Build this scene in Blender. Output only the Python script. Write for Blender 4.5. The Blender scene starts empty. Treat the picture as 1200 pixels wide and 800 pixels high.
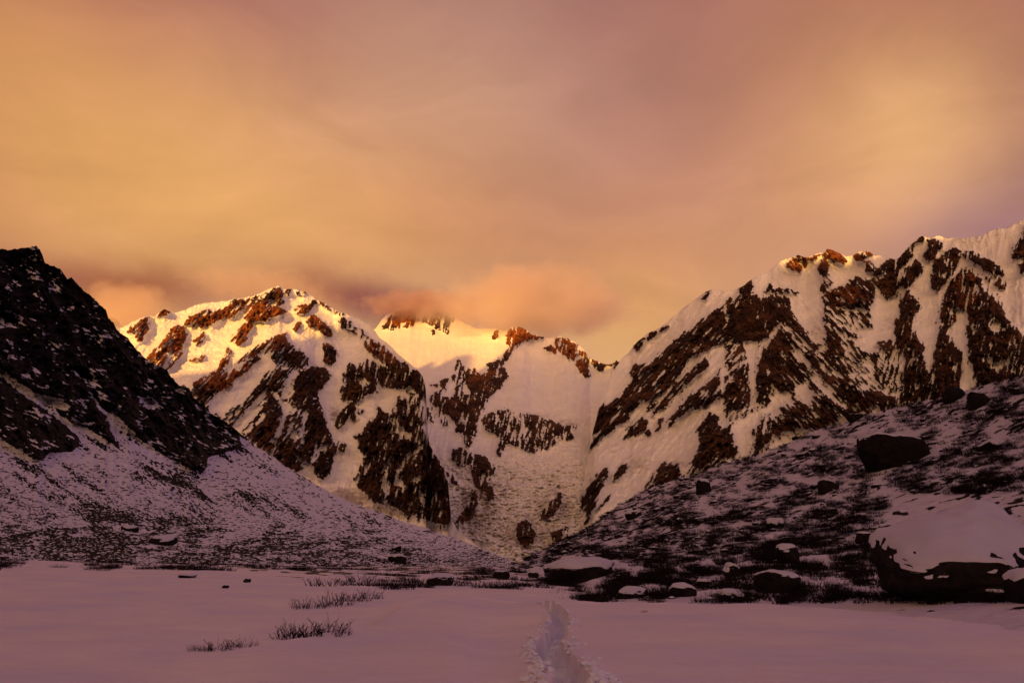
import bpy, math, random
import numpy as np
from mathutils import Vector

# ------------------------------------------------------------------ camera, sky, sun, exposure
SC = bpy.context.scene
TILT = math.radians(16.4)
F = 867.0                                   # focal length in pixels of a 1200 wide picture
cam = bpy.data.cameras.new('camera'); cam.lens = 36 * F / 1200; cam.sensor_width = 36
cam.clip_start = 0.1; cam.clip_end = 90000
co = bpy.data.objects.new('camera', cam); SC.collection.objects.link(co)
co.location = (0, 0, 0); co.rotation_euler = (math.radians(90) + TILT, 0, 0)
SC.camera = co
SC.view_settings.view_transform = 'Standard'; SC.view_settings.look = 'None'
SC.view_settings.exposure = 0; SC.view_settings.gamma = 1
SC.cycles.max_bounces = 6; SC.cycles.diffuse_bounces = 2; SC.cycles.glossy_bounces = 1
SC.cycles.volume_bounces = 4; SC.cycles.use_denoising = True
SC.cycles.caustics_reflective = False; SC.cycles.caustics_refractive = False
try: SC.cycles.use_light_tree = False
except Exception: pass

SUN_EL = math.radians(2.4)
SUN_H = np.array([-0.24, -0.9708])          # horizontal direction towards the sun (behind, left)

def pix_dir(u, v):
    x = (u - 600) / F; y = (400 - v) / F
    c, s = math.cos(TILT), math.sin(TILT)
    return x, c - s * y, s + c * y

world = bpy.data.worlds.new('World'); SC.world = world; world.use_nodes = True
nt = world.node_tree; nt.nodes.clear()
def wn(t, **k):
    n = nt.nodes.new(t)
    for a, b in k.items(): setattr(n, a, b)
    return n
wl = nt.links.new
out = wn('ShaderNodeOutputWorld'); bg = wn('ShaderNodeBackground'); wl(bg.outputs[0], out.inputs[0])
tc = wn('ShaderNodeTexCoord')
# cloud turbulence: the direction is warped by noise before the glowing banks are looked up
def noise(vec, scale, detail, rough=0.55, dist=0.0):
    n = wn('ShaderNodeTexNoise'); n.inputs['Scale'].default_value = scale
    n.inputs['Detail'].default_value = detail; n.inputs['Roughness'].default_value = rough
    n.inputs['Distortion'].default_value = dist
    wl(vec, n.inputs['Vector']); return n
def vmath(op, a, b):
    n = wn('ShaderNodeVectorMath', operation=op)
    for i, q in enumerate((a, b)):
        if q is None: continue
        if isinstance(q, (tuple, list)): n.inputs[i].default_value = q
        else: wl(q, n.inputs[i])
    return n
def fmath(op, a, b=None, clamp=False):
    n = wn('ShaderNodeMath', operation=op); n.use_clamp = clamp
    for i, q in enumerate((a, b)):
        if q is None: continue
        if isinstance(q, (int, float)): n.inputs[i].default_value = q
        else: wl(q, n.inputs[i])
    return n.outputs[0]
d0 = tc.outputs['Generated']
n1 = noise(d0, 3.2, 7, 0.5)
w1 = vmath('SUBTRACT', n1.outputs['Color'], (0.5, 0.5, 0.5))
w1s = vmath('SCALE', w1.outputs[0], None); w1s.inputs['Scale'].default_value = 0.11
dirw = vmath('NORMALIZE', vmath('ADD', d0, w1s.outputs[0]).outputs[0], None).outputs[0]
n1b = noise(d0, 14, 6, 0.55)
w1b = vmath('SCALE', vmath('SUBTRACT', n1b.outputs['Color'], (0.5, 0.5, 0.5)).outputs[0], None); w1b.inputs['Scale'].default_value = 0.035
dirf = vmath('NORMALIZE', vmath('ADD', d0, w1b.outputs[0]).outputs[0], None).outputs[0]

def blob(u, v, sig_px, col, src, acc, direction=None, stretch=None):
    """one bank of glowing cloud: a soft lobe about a direction, added to the sky"""
    if direction is None: x, y, z = pix_dir(u, v)
    else: x, y, z = direction
    L = math.sqrt(x * x + y * y + z * z); c = (x / L, y / L, z / L)
    s = math.atan(sig_px / F) if direction is None else math.radians(sig_px)
    v0 = src
    if stretch:                              # anisotropic lobe (angle, ratio)
        dif = vmath('SUBTRACT', src, c).outputs[0]
        ang, ratio = stretch
        # two tangent axes: t1 along the bank, t2 across it
        right = Vector((1, 0, 0)); nrm = Vector(c); right = (right - nrm * right.dot(nrm)).normalized(); up = nrm.cross(right) * -1
        up = up if up.z > 0 else -up
        t1 = right * math.cos(ang) + up * math.sin(ang); t2 = -right * math.sin(ang) + up * math.cos(ang)
        a = vmath('DOT_PRODUCT', dif, tuple(t1)).outputs['Value']; b = vmath('DOT_PRODUCT', dif, tuple(t2)).outputs['Value']
        a2 = fmath('POWER', fmath('DIVIDE', fmath('ABSOLUTE', a), s * ratio), 2.0); b2 = fmath('POWER', fmath('DIVIDE', fmath('ABSOLUTE', b), s), 2.0)
        n = vmath('DOT_PRODUCT', dif, tuple(nrm)).outputs['Value']
        far = fmath('MULTIPLY', fmath('POWER', fmath('ABSOLUTE', n), 2.0), 12.0)
        w = fmath('POWER', 2.71828, fmath('MULTIPLY', fmath('ADD', fmath('ADD', a2, b2), far), -0.5))
    else:
        d = vmath('DOT_PRODUCT', v0, c).outputs['Value']
        w = fmath('POWER', fmath('MAXIMUM', d, 0.0), 1.0 / (s * s))
    sc_ = vmath('SCALE', tuple(col), None); wl(w, sc_.inputs['Scale'])
    return vmath('ADD', acc, sc_.outputs[0]).outputs[0]

sky = wn('ShaderNodeTexSky', sky_type='NISHITA'); sky.sun_disc = False
sky.sun_elevation = SUN_EL; sky.sun_rotation = math.atan2(SUN_H[0], SUN_H[1])
skys = vmath('SCALE', sky.outputs[0], None); skys.inputs['Scale'].default_value = 0.10
cloud_veil = vmath('ADD', (0.015, 0.015, 0.0495), vmath('SCALE', skys.outputs[0], None).outputs[0])
cloud_veil.inputs[1].default_value = (0, 0, 0)
sk2 = nt.nodes[-1]
acc = cloud_veil.outputs[0]
for n in nt.nodes:                            # thin share of the clear sky that comes through the overcast
    if n.bl_idname == 'ShaderNodeVectorMath' and n.operation == 'SCALE' and n.inputs[0].is_linked and n.inputs[0].links[0].from_node == skys:
        n.inputs['Scale'].default_value = 0.12
# --- banks of cloud: (u, v, sigma px, colour, warp) in the direction of the photograph's sky
BANKS = [
 (330, 260, 420, (0.0203, -0.0721, 0.0363), 'w', None),
 (850, 330, 380, (0.2951, 0.2069, 0.1638), 'w', None),
 (1100, 60, 300, (0.2193, 0.033, -0.1199), 'w', None),
 (-100, 0, 330, (0.0214, -0.0829, -0.0052), 'w', None),
 (190, 220, 150, (0.6667, 0.4612, 0.0224), 'w', (-0.6108652381980153, 2.2)),
 (745, 390, 80, (0.1918, 0.085, -0.0405), 'f', None),
 (560, 290, 75, (-0.0459, -0.0914, -0.072), 'w', (-0.08726646259971647, 2.4)),
 (1085, 150, 55, (0.1723, 0.1328, 0.0447), 'f', (-0.3490658503988659, 1.3)),
 (1100, 138, 30, (0.07, 0.036, 0.016), 'f', (-0.4, 1.7)),
 (1060, 215, 34, (0.075, 0.038, 0.016), 'f', (0.9, 1.5)),
 (1010, 230, 85, (0.1516, 0.0749, -0.0047), 'f', (0.5235987755982988, 1.4)),
 (148, 362, 20, (0.2239, 0.1048, -0.0), 'f', (0, 1.5)),
 (265, 345, 28, (0.3086, 0.1764, 0.0666), 'f', (0.17453292519943295, 1.9)),
 (365, 358, 22, (0.2336, 0.1082, 0.0232), 'f', (-0.5235987755982988, 1.3)),
 (480, 20, 120, (0.1733, 0.14, 0.0182), 'w', (-1.0471975511965976, 2.2)),
 (215, 342, 20, (-0.4624, -0.2953, -0.103), 'f', (-0.08726646259971647, 4.5)),
 (420, 348, 22, (-0.4029, -0.2562, -0.077), 'f', (-0.3141592653589793, 4.2)),
 (1180, 215, 60, (-0.1084, -0.0657, -0.0115), 'f', (1.2217304763960306, 1.4)),
 (1110, 270, 36, (-0.0634, -0.0218, 0.0364), 'w', (0, 2.0)),
]
for (u, v, s, c, wsel, st) in BANKS:
    acc = blob(u, v, s, c, dirw if wsel == 'w' else dirf, acc, None, st)
# sunset glow behind the camera, violet dusk overhead
acc = blob(0, 0, 17, (4.7, 2.30, 0.80), d0, acc, direction=(-0.4, -0.9165, 0.13))
acc = blob(0, 0, 22, (2.5, 1.28, 0.72), d0, acc, direction=(0.45, -0.88, 0.12))
acc = blob(0, 0, 24, (0.0, 0.0, 0.0295), d0, acc, direction=(0, -0.3, 1.0))
acc = blob(0, 0, 30, (0.0, 0.0, 0.1838), d0, acc, direction=(1, 0.1, 0.5))
# fine structure in brightness
n2 = noise(vmath('MULTIPLY', dirw, (1.6, 1.6, 4.0)).outputs[0], 2.6, 8, 0.55, 0.6)
br = wn('ShaderNodeMapRange'); wl(n2.outputs['Fac'], br.inputs[0])
br.inputs[1].default_value = 0.3; br.inputs[2].default_value = 0.7; br.inputs[3].default_value = 0.89; br.inputs[4].default_value = 1.10
fin = vmath('SCALE', acc, None); wl(br.outputs[0], fin.inputs['Scale'])
fin = vmath('MAXIMUM', fin.outputs[0], (0.004, 0.004, 0.006))
wl(fin.outputs[0], bg.inputs[0]); bg.inputs[1].default_value = 1.0

sun = bpy.data.lights.new('sun', 'SUN'); sun.energy = 5.0; sun.angle = math.radians(0.35); sun.color = (1.0, 0.48, 0.08)
so = bpy.data.objects.new('sun', sun); SC.collection.objects.link(so)
sd = Vector((SUN_H[0] * math.cos(SUN_EL), SUN_H[1] * math.cos(SUN_EL), math.sin(SUN_EL)))
so.rotation_euler = sd.to_track_quat('Z', 'Y').to_euler(); so.location = (0, 0, 500)

# ------------------------------------------------------------------ helpers
rng = np.random.default_rng(7); random.seed(7)
PERM = rng.permutation(4096).astype(np.int64)
GRAD = rng.uniform(0, 2 * np.pi, 4096); GX, GY = np.cos(GRAD), np.sin(GRAD)
def perlin(x, y, seed=0):
    x = np.asarray(x, float); y = np.asarray(y, float)
    xi = np.floor(x).astype(np.int64); yi = np.floor(y).astype(np.int64); xf = x - xi; yf = y - yi
    def h(a, b): return PERM[(PERM[(a + seed * 131) & 4095] + b * 7 + seed) & 4095]
    def g(i, dx, dy): return GX[i] * dx + GY[i] * dy
    sx = xf * xf * xf * (xf * (xf * 6 - 15) + 10); sy = yf * yf * yf * (yf * (yf * 6 - 15) + 10)
    a = g(h(xi, yi), xf, yf); b = g(h(xi + 1, yi), xf - 1, yf)
    c = g(h(xi, yi + 1), xf, yf - 1); d = g(h(xi + 1, yi + 1), xf - 1, yf - 1)
    return ((a + sx * (b - a)) + sy * ((c + sx * (d - c)) - (a + sx * (b - a)))) * 1.5
def fbm(x, y, oct=5, seed=0, gain=0.5, ridged=False):
    t = 0; a = 1; n = 0
    for k in range(oct):
        p = perlin(x * 2 ** k + 17.3 * k, y * 2 ** k - 9.1 * k, seed + k)
        if ridged: p = 1 - 2 * np.abs(p)
        t = t + a * p; n += a; a *= gain
    return t / n
def sstep(a, b, x):
    t = np.clip((x - a) / (b - a), 0, 1); return t * t * (3 - 2 * t)
def rays(u, v, r):
    x = (u - 600) / F; y = (400 - v) / F
    c, s = math.cos(TILT), math.sin(TILT)
    dy = c - s * y; dz = s + c * y; h = np.hypot(x, dy)
    return np.stack([x / h * r, dy / h * r, dz / h * r], -1)
def project(P):
    c, s = math.cos(TILT), math.sin(TILT)
    d = P[..., 1] * c + P[..., 2] * s; up = -P[..., 1] * s + P[..., 2] * c
    return 600 + F * P[..., 0] / d, 400 - F * up / d
def blur(a, s):
    if s <= 0: return a
    k = max(1, int(3 * s)); w = np.exp(-0.5 * (np.arange(-k, k + 1) / s) ** 2); w /= w.sum()
    for ax in (0, 1):
        pad = [(0, 0), (0, 0)]; pad[ax] = (k, k); b = np.pad(a, pad, mode='edge'); o = np.zeros_like(a)
        n = a.shape[ax]
        for i, q in enumerate(w):
            o += q * (b[i:i + n] if ax == 0 else b[:, i:i + n])
        a = o
    return a
def bil(img, u, v, x0, y0, sc=1.0):
    x = np.clip((u - x0) * sc, 0, img.shape[1] - 1.001); y = np.clip((v - y0) * sc, 0, img.shape[0] - 1.001)
    i = x.astype(int); j = y.astype(int); fx = x - i; fy = y - j
    return (img[j, i] * (1 - fx) + img[j, i + 1] * fx) * (1 - fy) + (img[j + 1, i] * (1 - fx) + img[j + 1, i + 1] * fx) * fy
RX0, RY0, RW, RH, RS = -200, 200, 1600, 520, 2      # raster the surface patches are drawn in (2 cells per pixel)
def raster(base, polys):
    img = np.full((RH * RS, RW * RS), float(base))
    for val, pts in polys:
        p = np.array(pts, float); x = (p[:, 0] - RX0) * RS; y = (p[:, 1] - RY0) * RS
        x0, x1 = int(max(0, x.min())), int(min(RW * RS - 1, x.max() + 2)); y0, y1 = int(max(0, y.min())), int(min(RH * RS - 1, y.max() + 2))
        if x1 <= x0 or y1 <= y0: continue
        gx, gy = np.meshgrid(np.arange(x0, x1) + .5, np.arange(y0, y1) + .5)
        ins = np.zeros(gx.shape, bool); n = len(p)
        for i in range(n):
            xa, ya, xb, yb = x[i], y[i], x[(i + 1) % n], y[(i + 1) % n]
            if ya == yb: continue
            ins ^= ((ya > gy) != (yb > gy)) & (gx < (xb - xa) * (gy - ya) / (yb - ya) + xa)
        sub = img[y0:y1, x0:x1]; sub[ins] = val
    return img
def line(pts, x):
    p = np.array(pts, float); return np.interp(x, p[:, 0], p[:, 1])

def link(name, me, mat=None, kind=None, parent=None):
    o = bpy.data.objects.new(name, me); SC.collection.objects.link(o)
    if mat: me.materials.append(mat)
    if kind: o['kind'] = kind
    if parent: o.parent = parent
    return o
def tag(o, label, cat, group=None):
    o['label'] = label; o['category'] = cat
    if group: o['group'] = group
    return o
def mesh_np(name, V, Q, smooth=True, attrs=None):
    me = bpy.data.meshes.new(name); V = np.asarray(V, np.float32); Q = np.asarray(Q, np.int32)
    k = Q.shape[1]
    me.vertices.add(len(V)); me.vertices.foreach_set('co', V.ravel())
    me.loops.add(Q.size); me.loops.foreach_set('vertex_index', Q.ravel())
    me.polygons.add(len(Q)); me.polygons.foreach_set('loop_start', np.arange(0, Q.size, k, dtype=np.int32))
    me.polygons.foreach_set('use_smooth', np.full(len(Q), smooth))
    for a, val in (attrs or {}).items():
        at = me.attributes.new(a, 'FLOAT', 'POINT'); at.data.foreach_set('value', np.asarray(val, np.float32).ravel())
    me.update(calc_edges=True); me.validate(); return me
def grid_faces(nr, nc):
    i = np.arange(nr * nc).reshape(nr, nc)
    return np.stack([i[:-1, :-1], i[:-1, 1:], i[1:, 1:], i[1:, :-1]], -1).reshape(-1, 4)

# ------------------------------------------------------------------ materials
def mat_new(name):
    m = bpy.data.materials.new(name); m.use_nodes = True; t = m.node_tree; b = t.nodes['Principled BSDF']
    return m, t, b
def N(t, typ, **k):
    n = t.nodes.new(typ)
    for a, b in k.items(): setattr(n, a, b)
    return n
def mixc(t, fac, a, b):
    n = N(t, 'ShaderNodeMix', data_type='RGBA')
    if isinstance(fac, (int, float)): n.inputs[0].default_value = fac
    else: t.links.new(fac, n.inputs[0])
    for i, q in ((6, a), (7, b)):
        if isinstance(q, tuple): n.inputs[i].default_value = (*q, 1)
        else: t.links.new(q, n.inputs[i])
    return n.outputs[2]
def tnoise(t, vec, scale, detail=5, rough=0.55):
    n = N(t, 'ShaderNodeTexNoise'); n.inputs['Scale'].default_value = scale; n.inputs['Detail'].default_value = detail
    n.inputs['Roughness'].default_value = rough
    if vec is not None: t.links.new(vec, n.inputs['Vector'])
    return n.outputs['Fac']
def trange(t, x, a, b, c=0.0, d=1.0):
    n = N(t, 'ShaderNodeMapRange'); t.links.new(x, n.inputs[0])
    for i, q in enumerate((a, b, c, d)): n.inputs[i + 1].default_value = q
    return n.outputs[0]
def tmath(t, op, a, b):
    n = N(t, 'ShaderNodeMath', operation=op)
    for i, q in enumerate((a, b)):
        if isinstance(q, (int, float)): n.inputs[i].default_value = q
        else: t.links.new(q, n.inputs[i])
    return n.outputs[0]
def terrain_mat(name, S, rock_a, rock_b, snow=(0.84, 0.83, 0.84), snow2=(0.74, 0.74, 0.78), debris=(0.36, 0.32, 0.32), fine=0.34, bump=1.0, sun_tint=False):
    """snow and rock over one terrain; S is the size in metres of the finest patches"""
    m, t, b = mat_new(name); pos = N(t, 'ShaderNodeTexCoord').outputs['Object']
    at = N(t, 'ShaderNodeAttribute'); at.attribute_name = 'rock'; ad = N(t, 'ShaderNodeAttribute'); ad.attribute_name = 'debris'
    nf = tnoise(t, pos, 1.0 / S, 6, 0.6)
    rk = tmath(t, 'ADD', at.outputs['Fac'], tmath(t, 'MULTIPLY', tmath(t, 'SUBTRACT', nf, 0.5), fine * 2))
    rk = trange(t, rk, 0.42, 0.58)
    nb = tnoise(t, pos, 0.12 / S, 6, 0.65); nb2 = tnoise(t, pos, 0.6 / S, 4, 0.6)
    rc = mixc(t, trange(t, nb, 0.46, 0.74), rock_a, rock_b)
    if sun_tint:  # orange of the low sun painted into the rock colour
        ao = N(t, 'ShaderNodeAttribute'); ao.attribute_name = 'sun_tint'
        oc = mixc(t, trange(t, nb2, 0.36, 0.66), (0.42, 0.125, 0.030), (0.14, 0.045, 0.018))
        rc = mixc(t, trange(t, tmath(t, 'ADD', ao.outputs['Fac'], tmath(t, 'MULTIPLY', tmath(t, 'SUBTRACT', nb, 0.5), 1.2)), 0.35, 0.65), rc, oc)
    rc = mixc(t, trange(t, nb2, 0.35, 0.75, 0.0, 0.6), rc, tuple(q * 0.5 for q in rock_a))
    sc_ = mixc(t, trange(t, nb, 0.35, 0.7), snow, snow2)
    dn = trange(t, tmath(t, 'ADD', ad.outputs['Fac'], tmath(t, 'SUBTRACT', tnoise(t, pos, 0.5 / S, 6, 0.65), 0.5)), 0.3, 0.8)
    sc_ = mixc(t, dn, sc_, debris)
    t.links.new(mixc(t, rk, sc_, rc), b.inputs['Base Color'])
    b.inputs['Roughness'].default_value = 0.85; b.inputs['Specular IOR Level'].default_value = 0.15
    bu = N(t, 'ShaderNodeBump'); bu.inputs['Distance'].default_value = S * bump; bu.inputs['Strength'].default_value = 0.8
    hn = tmath(t, 'MULTIPLY', nf, tmath(t, 'ADD', 0.55, rk)); t.links.new(hn, bu.inputs['Height']); t.links.new(bu.outputs[0], b.inputs['Normal'])
    return m
M_FAR = terrain_mat('snow_and_brown_rock', 22.0, (0.038, 0.017, 0.013), (0.20, 0.085, 0.040), bump=1.3, sun_tint=True)
M_ICE = terrain_mat('glacier_snow', 22.0, (0.046, 0.021, 0.015), (0.20, 0.090, 0.046), bump=1.0, sun_tint=True)
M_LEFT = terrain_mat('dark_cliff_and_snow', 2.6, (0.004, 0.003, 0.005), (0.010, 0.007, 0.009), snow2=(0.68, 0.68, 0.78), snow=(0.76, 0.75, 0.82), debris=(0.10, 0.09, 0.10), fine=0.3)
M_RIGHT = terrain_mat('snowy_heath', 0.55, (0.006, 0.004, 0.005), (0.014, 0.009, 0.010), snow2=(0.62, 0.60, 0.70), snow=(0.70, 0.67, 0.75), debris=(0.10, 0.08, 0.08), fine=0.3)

def snow_mat(name, fine=1.0, tint=(0.84, 0.82, 0.85), tint2=(0.76, 0.72, 0.82), attr=False):
    m, t, b = mat_new(name); pos = N(t, 'ShaderNodeTexCoord').outputs['Object']
    a = tnoise(t, pos, 0.22, 5, 0.6); c = mixc(t, trange(t, a, 0.35, 0.7), tint, tint2)
    g = tnoise(t, pos, 26.0 / fine, 4, 0.7)
    c = mixc(t, trange(t, g, 0.3, 0.8, 0.0, 0.18), c, (0.62, 0.56, 0.62))
    if attr:
        at = N(t, 'ShaderNodeAttribute'); at.attribute_name = 'rock'
        rk = trange(t, tmath(t, 'ADD', at.outputs['Fac'], tmath(t, 'MULTIPLY', tmath(t, 'SUBTRACT', tnoise(t, pos, 5.0, 6, 0.65), 0.5), 0.7)), 0.42, 0.56)
        c = mixc(t, rk, c, (0.007, 0.005, 0.006))
    t.links.new(c, b.inputs['Base Color'])
    b.inputs['Roughness'].default_value = 0.7; b.inputs['Specular IOR Level'].default_value = 0.25
    bu = N(t, 'ShaderNodeBump'); bu.inputs['Distance'].default_value = 0.02; bu.inputs['Strength'].default_value = 0.55
    h = tmath(t, 'ADD', tmath(t, 'MULTIPLY', tnoise(t, pos, 1.6, 5, 0.55), 2.2), tmath(t, 'MULTIPLY', g, 0.35))
    t.links.new(h, bu.inputs['Height']); t.links.new(bu.outputs[0], b.inputs['Normal'])
    return m
M_SNOW = snow_mat('field_snow', tint=(0.83, 0.76, 0.78), tint2=(0.66, 0.63, 0.80), attr=True)
M_TRAIL = snow_mat('trodden_snow', 2.0, (0.82, 0.86, 0.97), (0.70, 0.74, 0.88))
M_CAP = snow_mat('snow_cap', 1.0, (0.60, 0.60, 0.72), (0.48, 0.47, 0.60))
def rock_mat():
    m, t, b = mat_new('dark_boulder'); pos = N(t, 'ShaderNodeTexCoord').outputs['Object']
    a = tnoise(t, pos, 1.7, 7, 0.65)
    t.links.new(mixc(t, trange(t, a, 0.35, 0.7), (0.006, 0.005, 0.007), (0.024, 0.018, 0.018)), b.inputs['Base Color'])
    b.inputs['Roughness'].default_value = 0.9; b.inputs['Specular IOR Level'].default_value = 0.1
    bu = N(t, 'ShaderNodeBump'); bu.inputs['Distance'].default_value = 0.12; t.links.new(a, bu.inputs['Height']); t.links.new(bu.outputs[0], b.inputs['Normal'])
    return m
M_ROCK = rock_mat()
def plain_mat(name, c1, c2, scale=8.0):
    m, t, b = mat_new(name); pos = N(t, 'ShaderNodeTexCoord').outputs['Object']
    t.links.new(mixc(t, trange(t, tnoise(t, pos, scale, 3), 0.35, 0.65), c1, c2), b.inputs['Base Color'])
    b.inputs['Roughness'].default_value = 0.9; b.inputs['Specular IOR Level'].default_value = 0.1; return m
M_TWIG = plain_mat('dark_twigs', (0.006, 0.004, 0.006), (0.018, 0.010, 0.011))
def scree_mat():
    m, t, b = mat_new('scree_stone'); g = N(t, 'ShaderNodeNewGeometry'); sp = N(t, 'ShaderNodeSeparateXYZ'); t.links.new(g.outputs['Normal'], sp.inputs[0])
    pos = N(t, 'ShaderNodeTexCoord').outputs['Object']
    k = trange(t, tmath(t, 'ADD', sp.outputs['Z'], tmath(t, 'MULTIPLY', tnoise(t, pos, 1.2, 4), 0.5)), 0.85, 1.05)
    t.links.new(mixc(t, k, (0.014, 0.011, 0.013), (0.80, 0.80, 0.88)), b.inputs['Base Color']); b.inputs['Roughness'].default_value = 0.9
    b.inputs['Specular IOR Level'].default_value = 0.1
    return m
M_SCREE = scree_mat()

# ------------------------------------------------------------------ surface patches traced on the massif
LM_CREST = [(-300,470),(-100,440),(60,410),(110,392),(130,384),(140,385),(148,381),(158,376),(168,371),(175,370),(182,371),(186,366),(193,362),(199,365),(205,366),(218,363),(226,358),(233,357),(240,355),(250,354),(262,353),(275,350),(285,349),(298,346),(310,341),(318,337),(327,334.5),(331,339),(337,338),(345,339),(355,341),(362,343),(369,350),(380,355),(392,363),(403,367),(420,373),(432,380),(437,385),(445,396),(458,405),(468,416),(480,426),(490,434),(495,440),(499,455),(501,500),(503,520),(510,533),(519,545),(525,565),(527,590),(529,608),(537,622),(562,641),(600,664),(640,700)]
LM = [
 (.8,[(149,389),(158,380),(168,373),(178,371),(172,378),(176,386),(170,392),(165,402),(160,400),(158,392),(148,391)]),
 (1,[(182,372),(188,366),(193,362),(201,366),(196,369),(186,372)]),
 (.9,[(172,418),(185,405),(198,390),(208,382),(216,384),(218,395),(215,405),(214,415),(205,425),(195,434),(186,436),(178,432)]),
 (0,[(190,428),(203,407),(207,404),(205,411),(194,432)]),
 (.95,[(213,384),(220,372),(235,366),(245,363),(250,366),(262,362),(272,352),(285,350),(290,354),(287,362),(275,370),(268,374),(255,375),(247,382),(236,384),(232,378),(222,382)]),
 (.98,[(284,372),(292,358),(303,350),(318,340),(328,334),(331,342),(334,358),(326,357),(322,351),(314,352),(318,358),(330,361),(338,366),(330,371),(320,372),(312,377),(300,377),(290,373)]),
 (.85,[(268,370),(275,362),(290,352),(300,345),(302,348),(285,360),(275,371)]),
 (.7,[(333,340),(342,339),(340,346),(336,346)]),
 (1,[(271,398),(278,388),(288,378),(296,377),(297,383),(290,390),(289,398),(282,402),(275,403),(270,400)]),
 (.75,[(343,364),(350,358),(360,357),(368,351),(373,356),(366,363),(358,368),(350,368)]),
 (.6,[(346,342),(358,341),(362,345),(352,349)]),
 (.9,[(357,375),(365,369),(372,370),(382,378),(388,384),(390,392),(382,397),(377,390),(371,383),(364,383)]),
 (.5,[(372,352),(380,355),(388,362),(396,364),(406,368),(400,371),(388,366),(376,358)]),
 (.85,[(396,374),(403,373),(412,378),(420,385),(428,392),(440,400),(452,408),(464,420),(478,428),(490,436),(500,446),(503,462),(495,470),(485,455),(470,440),(455,430),(440,418),(430,412),(422,396),(412,390),(402,384)]),
 (.15,[(413,382),(421,388),(434,400),(432,404),(420,396)]),
 (.65,[(343,386),(350,377),(354,376),(354,382),(347,391)]),
 (.9,[(314,399),(325,392),(335,391),(337,398),(342,405),(350,412),(358,415),(362,420),(360,432),(345,432),(325,432),(316,416),(318,408),(300,412),(295,418),(300,408)]),
 (.6,[(290,412),(300,405),(314,400),(316,410),(300,416),(290,420),(270,432),(262,438),(280,422)]),
 (.7,[(379,402),(390,404),(395,412),(396,420),(388,428),(380,425),(379,415)]),
 (.6,[(226,400),(237,390),(243,395),(238,402),(230,405)]),
 (.5,[(220,422),(232,418),(240,415),(244,418),(232,424),(222,426)]),
 (.92,[(267,407),(272,410),(268,425),(262,436),(268,440),(285,425),(300,417),(305,420),(285,440),(270,452),(258,460),(248,468),(244,482),(232,476),(224,460),(226,446),(240,443),(255,435),(262,420)]),
 (.68,[(240,480),(250,482),(262,490),(275,478),(285,470),(300,455),(310,440),(318,432),(330,425),(350,425),(352,440),(340,450),(326,458),(310,470),(295,485),(282,500),(275,502),(268,499),(258,490)]),
 (0,[(246,472),(262,455),(280,450),(283,456),(276,465),(262,482),(248,485),(244,480)]),
 (.95,[(282,508),(300,488),(315,470),(325,458),(338,462),(342,472),(336,490),(330,505),(325,520),(316,534),(300,524)]),
 (0,[(270,502),(280,488),(300,470),(312,455),(315,459),(300,479),(287,498),(277,504)]),
 (.1,[(285,508),(300,492),(308,484),(310,487),(298,500),(288,512)]),
 (0,[(314,453),(325,462),(333,470),(341,473),(338,490),(333,500),(328,510),(322,522),(317,520),(326,500),(331,485),(330,476),(322,466),(314,458)]),
 (.1,[(330,466),(338,470),(345,447),(349,432),(343,435),(335,450)]),
 (.92,[(345,440),(355,432),(380,430),(388,440),(378,455),(372,460),(376,475),(382,495),(388,510),(394,525),(390,545),(380,562),(370,560),(367,545),(355,540),(352,552),(345,552),(330,545),(318,536),(325,518),(335,495),(342,478),(344,455)]),
 (.3,[(335,505),(345,500),(352,514),(344,520)]),
 (.1,[(357,478),(362,480),(359,500),(356,520),(353,518),(355,495)]),
 (.35,[(372,520),(388,521),(386,526),(374,536),(370,545),(366,540)]),
 (0,[(348,533),(353,535),(358,545),(362,543),(367,543),(368,556),(372,561),(364,563),(354,552)]),
 (.92,[(401,440),(405,430),(412,425),(420,430),(430,418),(436,426),(441,440),(443,460),(432,462),(425,468),(415,472),(400,468),(397,460),(402,452)]),
 (.1,[(418,444),(425,441),(434,450),(425,452)]),
 (.85,[(436,424),(455,430),(470,440),(480,452),(475,458),(462,455),(445,452),(440,440)]),
 (0,[(446,456),(466,456),(464,466),(455,475),(450,478),(444,470)]),
 (.95,[(392,497),(400,482),(410,472),(417,478),(410,490),(400,502),(394,504)]),
 (.6,[(405,490),(416,480),(428,480),(424,486),(412,494)]),
 (.97,[(441,472),(450,482),(458,484),(468,462),(478,470),(490,488),(499,505),(503,520),(510,533),(519,545),(525,565),(530,590),(530,616),(515,614),(500,610),(485,605),(470,601),(460,596),(448,592),(436,588),(430,578),(420,570),(416,564),(422,548),(430,535),(421,525),(424,510),(428,498),(440,490),(442,480)]),
 (.55,[(476,458),(486,462),(496,470),(500,490),(497,500),(488,486),(478,470)]),
 (0,[(456,488),(462,488),(466,498),(484,510),(482,514),(468,514),(462,504)]),
 (.15,[(470,540),(480,530),(495,521),(500,520),(492,529),(481,536),(473,546),(470,556),(467,550)]),
 (.05,[(448,548),(452,543),(453,560),(457,578),(452,581),(447,565)]),
 (.2,[(463,550),(470,550),(466,560),(474,568),(472,572),(462,570),(459,574),(463,560)]),
 (.1,[(483,563),(493,556),(495,559),(486,567)]),
 (.25,[(489,572),(496,575),(501,590),(504,597),(497,594),(492,582)]),
 (.15,[(450,586),(458,592),(480,603),(510,614),(530,619),(530,632),(470,612),(450,597)]),
 (.65,[(430,540),(440,530),(446,524),(441,538),(432,552),(425,550)]),
 (.95,[(398,520),(405,518),(407,524),(402,531),(397,528)]),
 (.95,[(413,512),(424,507),(423,511),(416,515)]),
 (1,[(368,548),(372,543),(380,544),(388,545),(388,555),(380,561),(372,560)]),
]
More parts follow.
